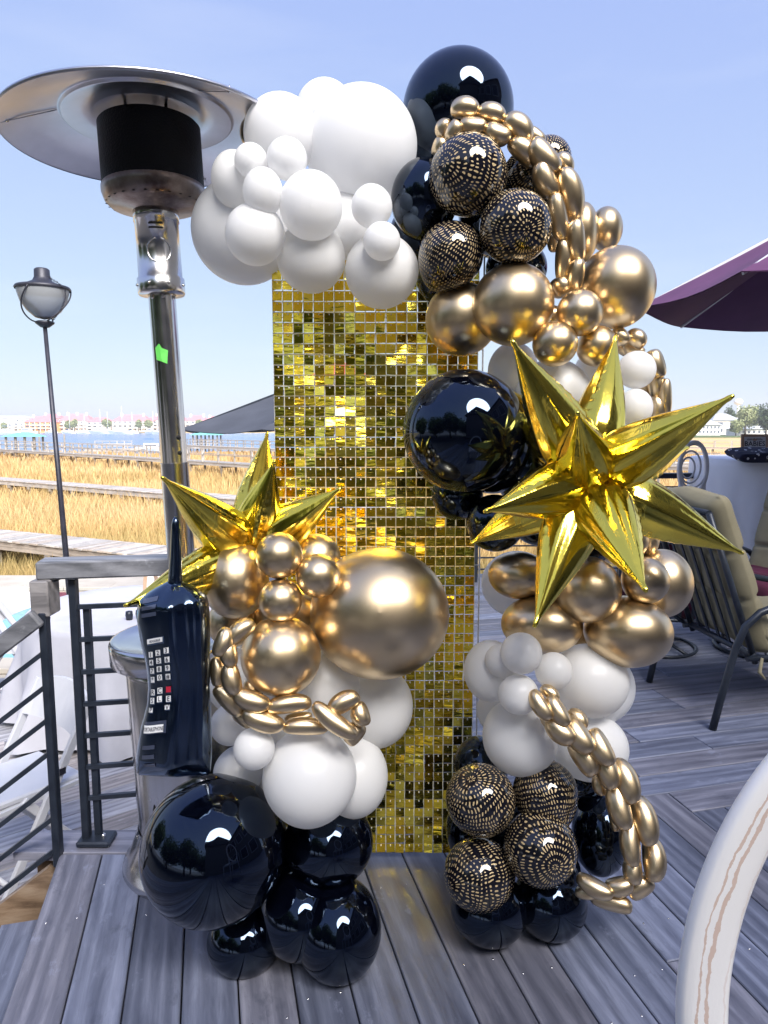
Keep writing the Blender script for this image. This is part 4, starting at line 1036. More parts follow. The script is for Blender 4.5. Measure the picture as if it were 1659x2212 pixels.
# ---------------------------------------------------------------- parasols
def parasol(label, cx, cy, z_rim, z_top, rad, m, n=8, tip=None, vent=None, ground=0.0, rot=0.0, sag=.03, valance=0.0):
    root = thing('parasol', label, 'parasol', (cx, cy, ground)); zr, zt2 = z_rim - ground, z_top - ground
    def rim(k, f): a = 2 * math.pi * (k + .5) / n + rot; return Vector((rad * f * math.cos(a), rad * f * math.sin(a), zr + (zt2 - zr) * (1 - f) - sag * math.sin(math.pi * f)))
    b = MB(); G = 8; H = 6
    for k in range(n):
        vs = []; fs = []
        for g in range(G + 1):
            f = .12 + .88 * g / G
            for h in range(H + 1):
                t = h / H; p = rim(k, f).lerp(rim(k + 1, f), t); p.z += -.035 * f * math.sin(math.pi * t); 
                q = .04 * f * math.sin(math.pi * t); p.x *= 1 - q * .6; p.y *= 1 - q * .6; vs.append(p)
        for g in range(G):
            for h in range(H): i_ = g * (H + 1) + h; fs.append((i_, i_ + H + 1, i_ + H + 2, i_ + 1))
        b.add(vs, fs, True)
        nn = len(b.v); b.add([v - Vector((0, 0, .006)) for v in vs], [tuple(reversed(f_)) for f_ in fs], True)
    b.build('canopy', M[m], root)
    vb = MB(); vm = vent or m
    top_ = [rim(k, .20) + Vector((0, 0, .05)) for k in range(n)]
    vb.add(top_ + [Vector((0, 0, zt2 + .07))] + [p - Vector((0, 0, .006)) for p in top_] + [Vector((0, 0, zt2 + .06))], [(k, (k + 1) % n, n) for k in range(n)] + [((k + 1) % n + n + 1, k + n + 1, 2 * n + 1) for k in range(n)]); vb.build('vent', M[vm], root)
    for k in range(n):
        a = rim(k, .05) - Vector((0, 0, .02)); c = rim(k, .99) - Vector((0, 0, .018)); MB().bar(a, c, .014, .018).build('rib', M['white_plastic'] if m == 'purple' else M['dark_metal'], root)
    MB().tube([(0, 0, 0), (0, 0, zt2 + .1)], .022, 12).build('pole', M['dark_metal'], root)
    MB().lathe([(.0001, 0), (.26, 0), (.26, .04), (.05, .07), (.03, .3), (.0001, .3)], 24).build('base', M['dark_metal'], root)
    return root
parasol('plum parasol with pale ribs seen from beneath at the right edge', 3.40, 4.9, 2.39, 3.22, 1.58, 'purple', rot=R(8))
parasol('slate grey parasol with red top vent half hidden behind the sequins', -.45, 7.2, 1.49, 2.12, 1.62, 'slate', vent='red_canvas', ground=LZ, rot=R(3))

# ---------------------------------------------------------------- white folding chairs on the lower deck
def folding_chair():
    t = thing('folding_chair', '', 'chair', group='white folding chairs on the lower deck')
    for s in (-1, 1):
        MB().bar((-.02 - .20, s * .215, .80), (.24, s * .215, 0), .022, .036, bev=.003).build('leg', M['white_plastic'], t)
        MB().bar((.10, s * .19, .44), (-.24, s * .19, 0), .022, .036, bev=.003).build('leg', M['white_plastic'], t)
        MB().box((-.055, s * .232, .52), (.03, .006, .03)).build('hinge', M['steel'], t)
    b = MB(); b.box((.02, 0, .445), (.40, .38, .03), Matrix.Rotation(R(-3), 3, 'Y'), bev=.008); b.build('seat', M['white_plastic'], t)
    MB().box((.02, 0, .425), (.36, .41, .018)).build('seat_frame', M['white_plastic'], t)
    b = MB(); vs = []; fs = []
    for i in range(9):
        y = -.205 + .41 * i / 8; bow = -.03 * (1 - (y / .205) ** 2); top_ = .80 + .035 * (1 - (y / .205) ** 2)
        for (z, dx) in ((top_, -.215), (.655, -.13)):
            vs += [(dx + bow, y, z), (dx + bow + .014, y, z)]
    for i in range(8):
        o = i * 4; q = o + 4
        fs += [(o, o + 2, q + 2, q), (o + 1, q + 1, q + 3, o + 3), (o, q, q + 1, o + 1), (o + 2, o + 3, q + 3, q + 2)]
    fs += [(0, 1, 3, 2), (32, 34, 35, 33)]
    b.add(vs, fs, False); b.build('back_panel', M['white_plastic'], t)
    MB().tube([(.19, -.20, .11), (.19, .20, .11)], .011, 8).build('stretcher', M['white_plastic'], t)
    MB().tube([(-.17, -.18, .12), (-.17, .18, .12)], .011, 8).build('stretcher', M['white_plastic'], t)
    return t
fc = folding_chair(); g_ = 'white folding chairs on the lower deck'
fc['label'] = 'white folding chair facing the cloth covered round table, seen between railing posts'
p = atz(185, 1575, LZ); fc.location = (p.x, p.y, LZ); fc.rotation_euler = (0, 0, R(22))
p = atz(42, 1500, LZ); dup(fc, (p.x, p.y, LZ), R(55), 'white folding chair nearest the pool at the far left', g_)
p = Vector((-1.62, 2.95, LZ)); dup(fc, p, R(-125), 'white folding chair lowest in the picture at the left edge, behind the stair railing', g_)
dup(fc, (-2.55, 4.95, LZ), R(-5), 'white folding chair with rounded back between the pool and the round table', g_)

# ---------------------------------------------------------------- round table under a white cloth
def cloth_round(name, label, c, rad, h, m, seed, folds=11, flare=.16):
    rnd = random.Random(seed); b = MB(); n = 132; prof_ = [(0, h), (.5, h), (.92, h), (1.0, h - .008)]; vs = [(0, 0, h + .002)]; rings = []
    phs = [rnd.uniform(0, 6.28) for _ in range(4)]
    K = 18
    for i in range(1, 4):
        rings.append([(rad * (.34 * i if i < 3 else .985) * math.cos(2 * math.pi * k / n), rad * (.34 * i if i < 3 else .985) * math.sin(2 * math.pi * k / n), h + .001) for k in range(n)])
    for i in range(K + 1):
        t = i / K; row = []
        for k in range(n):
            a = 2 * math.pi * k / n
            w = math.sin(folds * a + phs[0] + .8 * math.sin(2 * a + phs[1])) + .45 * math.sin(2 * folds * a + phs[2])
            w = w if w > 0 else w * .5
            r_ = rad * (1 + flare * t ** .8 * (.45 + .5 * w * min(1, t * 1.6)))
            z = h - .006 - (h - .02 - .03 * abs(math.sin(3 * a + phs[3]))) * t
            row.append((r_ * math.cos(a), r_ * math.sin(a), z))
        rings.append(row)
    for r_ in rings: vs += r_
    fs = [(0, 1 + k, 1 + (k + 1) % n) for k in range(n)]
    for i in range(len(rings) - 1):
        for k in range(n): l = (k + 1) % n; fs.append((1 + i * n + k, 1 + (i + 1) * n + k, 1 + (i + 1) * n + l, 1 + i * n + l))
    b.add(vs, fs, True); o = b.build(name, M[m], None, c); return tag(o, label, 'tablecloth')
tc_ = Vector((-1.78, 4.75, LZ))
rt = thing('round_table', 'round table hidden under the sunlit white cloth by the pool', 'table', tc_)
MB().lathe([(.0001, .735), (.62, .735), (.62, .76), (.0001, .76)], 48).build('tabletop', M['frame_wood'], rt)
for k in range(4): a = R(45 + 90 * k); MB().tube([(.4 * math.cos(a), .4 * math.sin(a), .74), (.45 * math.cos(a), .45 * math.sin(a), 0)], .016, 8).build('leg', M['dark_metal'], rt)
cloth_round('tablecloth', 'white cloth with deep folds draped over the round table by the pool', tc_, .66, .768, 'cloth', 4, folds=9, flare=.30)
# little mugs / favours and a framed card on it
fp = at(295, 1283, 4.35)
sgn = thing('framed_card', 'small white card in a pale wooden frame leaning on the round table', 'sign', (at(335, 1268, 4.7).x, 4.7, tc_.z + .77), R(-8))
def framed(root, w, h, lines, tilt=R(-12), hs=.05):
    tm = Matrix.Rotation(tilt, 4, 'X')
    for (c, d) in (((0, 0, h - .012), (w, .015, .024)), ((0, 0, .012), (w, .015, .024)), ((-w / 2 + .012, 0, h / 2), (.024, .015, h - .048)), ((w / 2 - .012, 0, h / 2), (.024, .015, h - .048))):
        o = MB().box(c, d).build('frame_side', M['frame_wood'], root); o.matrix_local = tm
    o = MB().box((0, .003, h / 2), (w - .046, .004, h - .046)).build('card', M['paper'], root); o.matrix_local = tm
    for (t, x, z, s) in lines:
        vs, fs = text_mesh(t, s); q = MB().add([(v.x + x, -.0018, v.y + z) for v in vs], fs).build('letter', M['ink'], o)
    o = MB().bar((0, .012, h * .8), (0, .09 + .1 * h, 0), .03, .004).build('easel_back', M['frame_wood'], root)
framed(sgn, .20, .27, [('IT', 0, .17, .06), ('is sweet', 0, .10, .035)])
for q, (dx, dy) in enumerate(((0, 0), (.055, .03), (.11, .01))):
    o = MB().lathe([(.0001, 0), (.020, 0), (.024, .03), (.021, .055), (.0001, .058)], 14, (0, 0, 0)).build('favour_pot', M['dark_metal'], None, (at(277, 1283, 4.38).x + dx, 4.38 + dy, tc_.z + .77))
    tag(o, ['small dark pot leftmost on the white round tablecloth', 'small dark pot in the middle of three on the white round tablecloth', 'small dark pot rightmost on the white round tablecloth'][q], 'pot', 'small dark pots on the round table')

# ---------------------------------------------------------------- patio chairs with cushions
def cushion(b, c, size_, rot, seams=(), puff=.35, seed=0):
    # a tufted pad: local X thickness, Y width, Z height
    rnd = random.Random(seed); tx, ty, tz = size_; ny, nz = 24, 60; fr = []; bk = []
    ph = [rnd.uniform(0, 6) for _ in range(4)]
    for j_ in range(nz + 1):
        w = j_ / nz
        for i_ in range(ny + 1):
            u = i_ / ny; e = (1 - abs(2 * u - 1) ** 6) ** .45 * (1 - abs(2 * w - 1) ** 14) ** .45
            for s_2 in seams: e *= 1 - .38 * math.exp(-((w - s_2) / .016) ** 2)
            e *= 1 + .05 * math.sin(9 * u + ph[0] + 5 * w) + .05 * math.sin(23 * w + ph[1] + 3 * u)
            th = tx / 2 * max(e, .06)
            y = (u - .5) * ty * (1 + .012 * math.sin(11 * w + ph[2])) * (1 - .10 * abs(2 * w - 1) ** 22); z = (w - .5) * tz + .012 * math.sin(7 * u + ph[3]) 
            fr.append(Vector((th, y, z))); bk.append(Vector((-th, y, z)))
    N = (ny + 1) * (nz + 1); fs = []
    for j_ in range(nz):
        for i_ in range(ny):
            q = j_ * (ny + 1) + i_; fs.append((q, q + 1, q + ny + 2, q + ny + 1)); fs.append((N + q, N + q + ny + 1, N + q + ny + 2, N + q + 1))
    for i_ in range(ny): fs.append((i_, N + i_, N + i_ + 1, i_ + 1)); q = nz * (ny + 1) + i_; fs.append((q, q + 1, N + q + 1, N + q))
    for j_ in range(nz):
        q = j_ * (ny + 1); fs.append((q, q + ny + 1, N + q + ny + 1, N + q)); q += ny; fs.append((q, N + q, N + q + ny + 1, q + ny + 1))
    b.add([rot @ v + Vector(c) for v in fr + bk], fs, True)
def patio_chair(label, loc, rz, m, swivel=False, group='cushioned metal patio chairs', lean=24, slats=6, seat_m=None):
    t = thing('patio_chair', label, 'chair', loc, rz, group); dm = M['dark_metal']
    ln = R(lean); up = Vector((-math.sin(ln), 0, math.cos(ln))); b0 = Vector((-.22, 0, .36)); Lb = .78
    for s in (-1, 1):
        y = s * .29
        MB().tube([b0 + Vector((0, y, 0)) - up * .04, b0 + Vector((0, y, 0)) + up * Lb], .016, 10).build('back_upright', dm, t)
        arm = [Vector((-.44, s * .33, 0)), Vector((-.40, s * .335, .20)), Vector((-.35, s * .34, .42)), Vector((-.31, s * .345, .53)), Vector((-.24, s * .35, .60)), Vector((-.14, s * .35, .635)), Vector((.10, s * .35, .64)), Vector((.30, s * .345, .60)), Vector((.38, s * .34, .50)), Vector((.40, s * .34, .38))]
        if swivel: arm = arm[3:]; arm[0] = Vector((-.33, s * .33, .50))
        else: arm += [Vector((.42, s * .335, 0))]
        MB().tube(arm, .019, 10).build('arm_and_leg' if not swivel else 'arm', dm, t)
        MB().tube([(-.26, s * .30, .35), (.36, s * .32, .37)], .015, 8).build('seat_rail', dm, t)
        MB().tube([(-.34, s * .34, .43), (-.26, s * .30, .37)], .013, 8).build('bracket', dm, t)
    for k in range(slats):
        y = -.29 + .58 * (k + 1) / (slats + 1); MB().bar(b0 + Vector((0, y, 0)), b0 + Vector((0, y, 0)) + up * Lb, .020, .008).build('back_slat', dm, t)
    MB().tube([b0 + Vector((0, -.29, 0)) + up * Lb, b0 + Vector((0, .29, 0)) + up * Lb], .016, 8).build('top_rail', dm, t)
    MB().tube([b0 + Vector((0, -.31, 0)), b0 + Vector((0, .31, 0))], .018, 8).build('lower_rail', dm, t)
    MB().tube([(.36, -.32, .37), (.36, .32, .37)], .015, 8).build('front_rail', dm, t)
    b = MB(); cushion(b, b0 + up * .41 + Vector((.085, 0, .03)), (.15, .58, .86), Matrix.Rotation(-ln, 3, 'Y'), (.36, .66), seed=3); b.build('back_cushion', M[m], t)
    b = MB(); cushion(b, (.12, 0, .46), (.16, .60, .56), Matrix.Rotation(R(90), 3, 'Y'), (), seed=8); b.build('seat_cushion', M[seat_m or m], t)
    if swivel:
        MB().tube([(.05 + .29 * math.cos(a), .29 * math.sin(a), .018) for a in np.linspace(0, 2 * math.pi, 41)[:-1]], .014, 8, closed=True).build('base_ring', dm, t)
        for k in range(4):
            a = R(45 + 90 * k); MB().tube([(.05 + .28 * math.cos(a), .28 * math.sin(a), .02), (.05 + .17 * math.cos(a), .17 * math.sin(a), .06), (.05 + .08 * math.cos(a), .08 * math.sin(a), .15), (.05 + .04 * math.cos(a), .04 * math.sin(a), .28)], .014, 8).build('base_arm', dm, t)
        MB().tube([(.05, 0, .14), (.05, 0, .33)], .05, 16).build('swivel_post', dm, t)
        MB().box((.05, 0, .345), (.26, .30, .02)).build('swivel_plate', dm, t)
    return t
pA = atz(1470, 1512, 0); 
A_ = patio_chair('olive tan cushioned patio chair with its slatted back and curved arm nearest the balloons', (2.05, 3.70, 0), R(6), 'tan', lean=21, slats=5)
b = MB()
bt = Vector((-.42, .30, .36))
tie = MB(); tie.tube([(-.20, -.33, .36), (-.23, -.36, .30), (-.21, -.38, .27)], [.008, .010, .004], 6); tie.build('cushion_tie', M['tan'], A_)
bx = MB(); bx.box((-.16, .02, .37), (.045, .06, .13), bev=.004); bx.box((-.185, .02, .37), (.010, .03, .09)); bx.box((-.13, .05, .34), (.09, .02, .03)); bx.build('hinge_bracket', M['steel'], A_)
patio_chair('olive tan cushioned swivel patio chair turned towards the viewer at the right edge', (2.62, 4.62, 0), R(205), 'tan', swivel=True, lean=16, seat_m='maroon')
bc = patio_chair('burgundy cushioned swivel patio chair behind the slatted tan one', (1.86, 4.62, 0), R(75), 'maroon', swivel=True, lean=16); bc.scale = (.92, .92, .72)

# ---------------------------------------------------------------- bar-height oval back chairs, high table, sign, bandana pillow
def oval_chair(label, loc, rz, rings=True, cz=1.10, ra=.20, rb=.27, tw=.035, m='white_plastic', streak=False):
    t = thing('oval_back_chair', label, 'chair', loc, rz, None)
    pts = [(ra * math.cos(a), 0, cz + rb * math.sin(a)) for a in np.linspace(0, 2 * math.pi, 49)[:-1]]
    b = MB(); vs = []; fs = []; N = 160; h = .017 if not streak else .009; uvs = []
    prof_ = [(-tw / 2, -h * .6), (-tw * .42, -h), (-tw * .25, -h * 1.12), (0, -h * 1.18), (tw * .25, -h * 1.12), (tw * .42, -h), (tw / 2, -h * .6), (tw / 2, h * .6), (tw * .42, h), (-tw * .42, h), (-tw / 2, h * .6)]
    for i in range(N):
        a = 2 * math.pi * i / N
        for (dr, dy) in prof_: vs.append(((ra + dr) * math.cos(a), dy, cz + (rb + dr) * math.sin(a)))
    P_ = len(prof_)
    for i in range(N):
        j_ = (i + 1) % N
        for k in range(P_): l = (k + 1) % P_; fs.append((i * P_ + k, i * P_ + l, j_ * P_ + l, j_ * P_ + k))
    b.add(vs, fs, True); o = b.build('back_frame', M['streaked'] if streak else M[m], t)
    me = o.data; uv = me.uv_layers.new(name='UVMap')
    for li, lo in enumerate(me.loops):
        vi = lo.vertex_index; i = vi // P_; k = vi % P_; uv.data[li].uv = (i / N * 4.0, .5 + prof_[k][0] / tw)
    mm = M['streaked'] if streak else M[m]
    if rings:
        for (cx, r_, s) in ((.0, .155, 1), (.025, .115, 1.25), (.045, .075, 1.5)):
            MB().tube([(cx + r_ * math.cos(a) * .8, 0, cz + .02 + (rb - .04) * r_ / .155 * math.sin(a) - .03 * (1 - r_ / .155)) for a in np.linspace(0, 2 * math.pi, 41)[:-1]], .0085, 8, closed=True).build('back_ring', M[m], t)
    sh = cz - rb - .08
    for s in (-1, 1):
        MB().tube([(s * ra * .86, 0, cz - rb * .55), (s * ra * .88, .0, sh), (s * ra * .95, .06, 0)], [.016, .018, .013], 10).build('leg', M[m], t)
        MB().tube([(s * ra * .95, -.40, sh), (s * ra * .95, -.42, 0)], [.018, .013], 10).build('leg', M[m], t)
    b = MB(); b.box((0, -.20, sh), (ra * 2.1, .44, .04), bev=.012); b.build('seat', M[m], t)
    b = MB(); cushion(b, (0, -.20, sh + .04), (.06, ra * 2.0, .42), Matrix.Rotation(R(90), 3, 'Y'), (), seed=2); b.build('seat_pad', M['cloth'], t)
    return t
YC = 5.9; c1 = at(1497, 1012, YC); rbx = size(62, c1)
oval_chair('white bar height chair with looping oval rings in its back beside the high table', (c1.x, YC, 0), R(185), True, c1.z, size(31, c1), size(57, c1), .03)
# the one right in front of the camera: its oval frame fills the lower right corner
YN = 0.62; cn = at(2085, 2150, YN)
oval_chair('whitewashed chair back frame with brown brushed streaks, very close at lower right', (cn.x, YN, 0), R(0), False, cn.z, size(568, cn), size(750, cn), size(104, cn), 'white_plastic', True)
YT = 6.35; tcl = at(1650, 992, YT)
ht2 = thing('high_table', 'bar height table under a pale cloth behind the patio chairs', 'table', (tcl.x + .35, YT + .35, 0))
MB().lathe([(.0001, tcl.z - .04), (.74, tcl.z - .04), (.74, tcl.z - .01), (.0001, tcl.z - .01)], 48).build('tabletop', M['frame_wood'], ht2)
for k in range(4): a = R(45 + 90 * k); MB().tube([(.5 * math.cos(a), .5 * math.sin(a), tcl.z - .04), (.5 * math.cos(a), .5 * math.sin(a), 0)], .02, 8).build('leg', M['dark_metal'], ht2)
cloth_round('tablecloth', 'white pleated cloth hanging from the high table at the right edge', (tcl.x + .35, YT + .35, 0), .80, tcl.z, 'cloth_shade_lift', 9, folds=22, flare=.10)
sg2 = thing('framed_sign', 'framed white sign with hand lettered BABIES standing on the high table', 'sign', (at(1630, 990, YT).x, YT, tcl.z), R(-3))
framed(sg2, size(58, tcl), size(54, tcl), [('match little', 0, size(43, tcl), .030), ('BABIES', 0, size(33, tcl), .062), ('IN THE', 0, size(23, tcl), .028)], R(-6))
b = MB(); pc_ = at(1632, 982, YT - .25); cushion(b, (0, 0, 0), (.085, .42, .30), Matrix.Rotation(R(90), 3, 'Z') @ Matrix.Rotation(R(80), 3, 'Y'), (), seed=5)
pil = thing('bandana_pillow', 'dark navy bandana print pillow lying in front of the framed sign', 'pillow', (pc_.x, pc_.y, tcl.z + .05))
M['navy'] = mat('navy bandana cotton', (.008, .01, .035), .85)
v = coords(M['navy']); n_, l_, b_ = nodes(M['navy']); vo = n_.new('ShaderNodeTexVoronoi'); vo.inputs['Scale'].default_value = 17; l_.new(v, vo.inputs['Vector'])
setc(M['navy'], mixc(M['navy'], math_(M['navy'], 'MULTIPLY', math_(M['navy'], 'LESS_THAN', vo.outputs['Distance'], .26), math_(M['navy'], 'GREATER_THAN', vo.outputs['Distance'], .13)), (.008, .01, .035), (.65, .66, .7)))
b.build('cover', M['navy'], pil)

# ---------------------------------------------------------------- marsh grass
def in_walk(x, y): return False
rng = np.random.default_rng(4)
def blades(N, y0, y1, hmin, hmax, w):
    y = y0 * (y1 / y0) ** rng.random(N); x = (rng.random(N) * 1.5 - .75) * y
    patch = .5 + .5 * np.sin(x * .35 + 1.3 * np.sin(y * .21)) * np.sin(y * .27 + .6 * np.sin(x * .18))
    h = (hmin + (hmax - hmin) * rng.random(N)) * (.75 + .35 * patch); a = rng.random(N) * 6.283; le = (.10 + .25 * rng.random(N)) * h; la = rng.random(N) * 6.283
    ww = w * (y / y0) ** .9 * (.6 + .8 * rng.random(N))
    z = np.full(N, -2.12); V = np.zeros((N, 5, 3))
    dx, dy = np.cos(a) * ww, np.sin(a) * ww; lx, ly = np.cos(la) * le, np.sin(la) * le
    V[:, 0] = np.stack([x - dx, y - dy, z], 1); V[:, 1] = np.stack([x + dx, y + dy, z], 1)
    V[:, 2] = np.stack([x + dx * .8 + lx * .3, y + dy * .8 + ly * .3, z + h * .6], 1); V[:, 3] = np.stack([x - dx * .8 + lx * .3, y - dy * .8 + ly * .3, z + h * .6], 1)
    V[:, 4] = np.stack([x + lx, y + ly, z + h], 1)
    return V
V = np.concatenate([blades(70000, 10.5, 30, .55, .95, .008), blades(60000, 22, 95, .55, .95, .016)])
N = len(V); base = np.arange(N)[:, None] * 5
tri = np.concatenate([base + np.array([0, 1, 2]), base + np.array([0, 2, 3]), base + np.array([3, 2, 4])], 1).reshape(-1, 3)
me = fast_mesh('marsh_grass', V.reshape(-1, 3), tri, M['blades'])
o = link('marsh_grass', me); tag(o, kind='stuff', label='dense golden marsh grass between the boardwalks', cat='grass')

# ---------------------------------------------------------------- boardwalks
def boardwalk(label, a, c, width, z, post_h, rail_h=0, step_=1.9, planks=True):
    a = Vector(a); c = Vector(c); L = (c - a).length; d = (c - a).normalized(); n = Vector((-d.y, d.x)); ang = math.atan2(d.y, d.x)
    root = thing('boardwalk', label, 'boardwalk', (a.x, a.y, z), ang, 'long wooden boardwalks over the marsh')
    if planks:
        x = 0; pw = .145; me = MB().box((0, 0, 0), (pw - .012, width, .035)).mesh('plank', M['walk_wood']); k = 0; rnd = random.Random(int(L))
        rest_ = MB()
        while x < L:
            if k < 300: link('plank', me, root, (x, rnd.uniform(-.012, .012), 0))
            else: rest_.box((x, 0, 0), (pw - .012, width, .035))
            x += pw; k += 1
        if rest_.v: q = rest_.build('planks_beyond', M['walk_wood'], root); q['kind'] = 'stuff'
    else: MB().box((L / 2, 0, 0), (L, width, .05)).build('walkway', M['walk_wood'], root)
    for s in (-1, 1): MB().box((L / 2, s * (width / 2 - .06), -.12), (L, .05, .20)).build('beam', M['walk_wood'], root)
    x = .5
    pm = MB().box((0, 0, -post_h / 2 + .0), (.13, .13, post_h)).mesh('post', M['piling'])
    cm = MB().box((0, 0, -.28), (.07, width + .1, .14)).mesh('crossbeam', M['piling'])
    rp_ = MB().box((0, 0, rail_h / 2), (.10, .09, rail_h)).mesh('rail_post', M['walk_wood'])
    while x < L:
        for s in (-1, 1): link('post', pm, root, (x, s * (width / 2 - .13), -.05))
        link('crossbeam', cm, root, (x, 0, 0)); x += step_
    if rail_h:
        x = .2
        while x < L:
            for s in (-1, 1): link('rail_post', rp_, root, (x, s * (width / 2 - .04), 0))
            x += 2.1
        for s in (-1, 1):
            for zz in (rail_h, rail_h * .55): MB().box((L / 2, s * (width / 2 - .04), zz), (L, .11, .05)).build('handrail', M['walk_wood'], root)
    return root
def wpt(x, y, z): p = atz(x, y, z); return (p.x, p.y)
zw = -1.12
p0, p1 = wpt(0, 1156, zw), wpt(360, 1193, zw); d = Vector(p1) - Vector(p0)
boardwalk('nearest plain boardwalk crossing the marsh just above the wooden handrail', Vector(p0) - d * .35, Vector(p0) + d * 2.0, 1.15, zw, 1.3)
p0, p1 = wpt(0, 1034, -1.2), wpt(600, 1082, -1.2); d = Vector(p1) - Vector(p0)
boardwalk('second plain boardwalk cutting across the middle of the golden marsh', Vector(p0) - d * .3, Vector(p0) + d * 2.2, 1.2, -1.2, 1.1, planks=True)
p0, p1 = wpt(0, 970, -1.0), wpt(600, 1006, -1.0); d = Vector(p1) - Vector(p0)
boardwalk('railed boardwalk running from the teal roofed dock at the left', Vector(p0) - d * .12, Vector(p0) + d * 1.5, 1.5, -1.0, 1.4, 1.0, 4.2, planks=False)
p0, p1 = wpt(415, 962, -1.0), wpt(600, 970, -1.0); d = Vector(p1) - Vector(p0)
boardwalk('far railed boardwalk behind the slate parasol, nearest the water', Vector(p0) - d * .1, Vector(p0) + d * 3.2, 1.5, -1.0, 1.4, .9, 6, planks=False)
p0, p1 = wpt(1430, 965, -1.1), wpt(1659, 968, -1.1); d = Vector(p1) - Vector(p0)
boardwalk('distant boardwalk across the marsh at the right, above the framed sign', Vector(p0) - d * .3, Vector(p0) + d * 1.6, 1.5, -1.1, 1.3, .9, 5, planks=False)
p0, p1 = wpt(1430, 1000, -1.2), wpt(1659, 996, -1.2); d = Vector(p1) - Vector(p0)
boardwalk('boardwalk across the marsh at the right, level with the high table top', Vector(p0) - d * .3, Vector(p0) + d * 1.6, 1.2, -1.2, 1.2, 0, 3, planks=False)

# ---------------------------------------------------------------- roofed docks, float, boats
def dock_house(label, x, y, w, dep, h, roof_h, rail_=True, m='teal_roof'):
    p = atz(x, y, -1.6); root = thing('roofed_dock', label, 'dock', (p.x, p.y, -1.6), R(4), 'teal roofed boat docks')
    MB().box((0, 0, 0), (w, dep, .25)).build('platform', M['walk_wood'], root)
    for sx_ in (-.46, -.15, .15, .46):
        for sy in (-.44, .44): MB().box((sx_ * w, sy * dep, h / 2 - 1), (.22, .22, h + 2)).build('post', M['piling'], root)
    e = .35; vs = [(-w / 2 - e, -dep / 2 - e, h), (w / 2 + e, -dep / 2 - e, h), (w / 2 + e, dep / 2 + e, h), (-w / 2 - e, dep / 2 + e, h), (-w * .22, 0, h + roof_h), (w * .22, 0, h + roof_h)]
    MB().add(vs, [(0, 1, 5, 4), (1, 2, 5), (2, 3, 4, 5), (3, 0, 4), (3, 2, 1, 0)]).build('roof', M[m], root)
    if rail_:
        for zz in (.6, 1.1): MB().box((0, -dep / 2, zz), (w, .08, .08)).build('handrail', M['walk_wood'], root)
    return root, p
dock_house('teal roofed open dock at the far left beside the lamp post', 55, 976, 3.9, 3, 2.0, .55)
dock_house('teal roofed dock glimpsed right of the heater pole under the slate parasol', 448, 966, 4.2, 4, 2.0, .6)
p = atz(252, 972, -2.3)
fl = thing('floating_dock', 'low floating dock with a pale railed box and gangway left of the heater pole', 'dock', (p.x, p.y, -2.3), R(3))
MB().box((0, 0, 0), (9.5, 4, .5)).build('float', M['walk_wood'], fl)
for k in range(6): MB().box((-3 + k * 1.25, -1.9, .9), (.12, .12, 1.5)).build('rail_post', M['walk_wood'], fl)
for zz in (.7, 1.1, 1.6): MB().box((.1, -1.9, zz), (6.4, .1, .12)).build('rail', M['walk_wood'], fl)
MB().bar((-4.2, -1, .3), (-9.5, -3.4, .9), 1.0, .2).build('gangway', M['piling'], fl)
for k, (dx, hh) in enumerate(((-14, 3.4), (-10, 2.8), (8, 2.6), (13, 3.0))):
    o = MB().tube([(0, 0, -1), (0, 0, hh)], .16, 8).build('mooring_pile', M['piling'], None, (p.x + dx, p.y + 1 + k, -2.4)); tag(o, ['mooring pile far left of the floating dock in the harbour', 'mooring pile just left of the floating dock gangway', 'mooring pile right beside the floating dock', 'mooring pile farthest right beyond the floating dock'][k], 'pile', 'mooring piles by the floating dock')
def sailboat(label, x, wl, L, mast_h, blue=False, masts=1, cabin=True, rz=0, Z=-2.6):
    p = atz(x, wl, Z); root = thing('sailboat' if mast_h else 'motorboat', label, 'boat', (p.x, p.y, Z), rz, 'white boats moored along the far shore' )
    b = MB(); vs = []; ns = 10
    for i in range(ns + 1):
        t = i / ns * 2 - 1; w = L * .16 * (1 - max(0, t) ** 2.2) * (1 if t < 0 else 1) * (.85 + .15 * (1 - t * t)); w = max(w, .05); fb = L * .10 * (1 + .3 * t * t)
        vs += [(t * L / 2, -w, fb), (t * L / 2 * .93, -w * .5, 0), (t * L / 2 * .93, w * .5, 0), (t * L / 2, w, fb)]
    fs = []
    for i in range(ns):
        o = i * 4; q = o + 4; fs += [(o, o + 1, q + 1, q), (o + 1, o + 2, q + 2, q + 1), (o + 2, o + 3, q + 3, q + 2), (o + 3, o, q, q + 3)]
    fs += [(0, 3, 2, 1), (ns * 4, ns * 4 + 1, ns * 4 + 2, ns * 4 + 3)]
    b.add(vs, fs).build('hull', M['boat_white'], root)
    hc = L * (.09 if mast_h else .14); MB().box((-.04 * L, 0, L * .10 + hc / 2), (L * .42, L * .19, hc), bev=L * .015).build('cabin', M['boat_white'], root)
    for s in (-1, 1): MB().box((-.04 * L, s * (L * .096), L * .10 + hc * .6), (L * .34, .04, hc * .35)).build('cabin_window', M['far_glass'], root)
    if not mast_h: MB().box((-.1 * L, 0, L * .10 + hc * 1.9), (L * .28, L * .17, hc * .12)).build('bimini', M['boat_blue'], root)
    for k in range(masts if mast_h else 0):
        xx = (.05 - .35 * k) * L; MB().tube([(xx, 0, L * .1), (xx, 0, mast_h * (1 - .2 * k))], .16, 6).build('mast', M['mast'], root)
        MB().tube([(xx, 0, L * .24), (xx - L * .38, 0, L * .23)], .28, 6).build('boom_with_furled_sail', M['boat_blue' if blue else 'boat_white'], root)
    return root
FS = 935.5
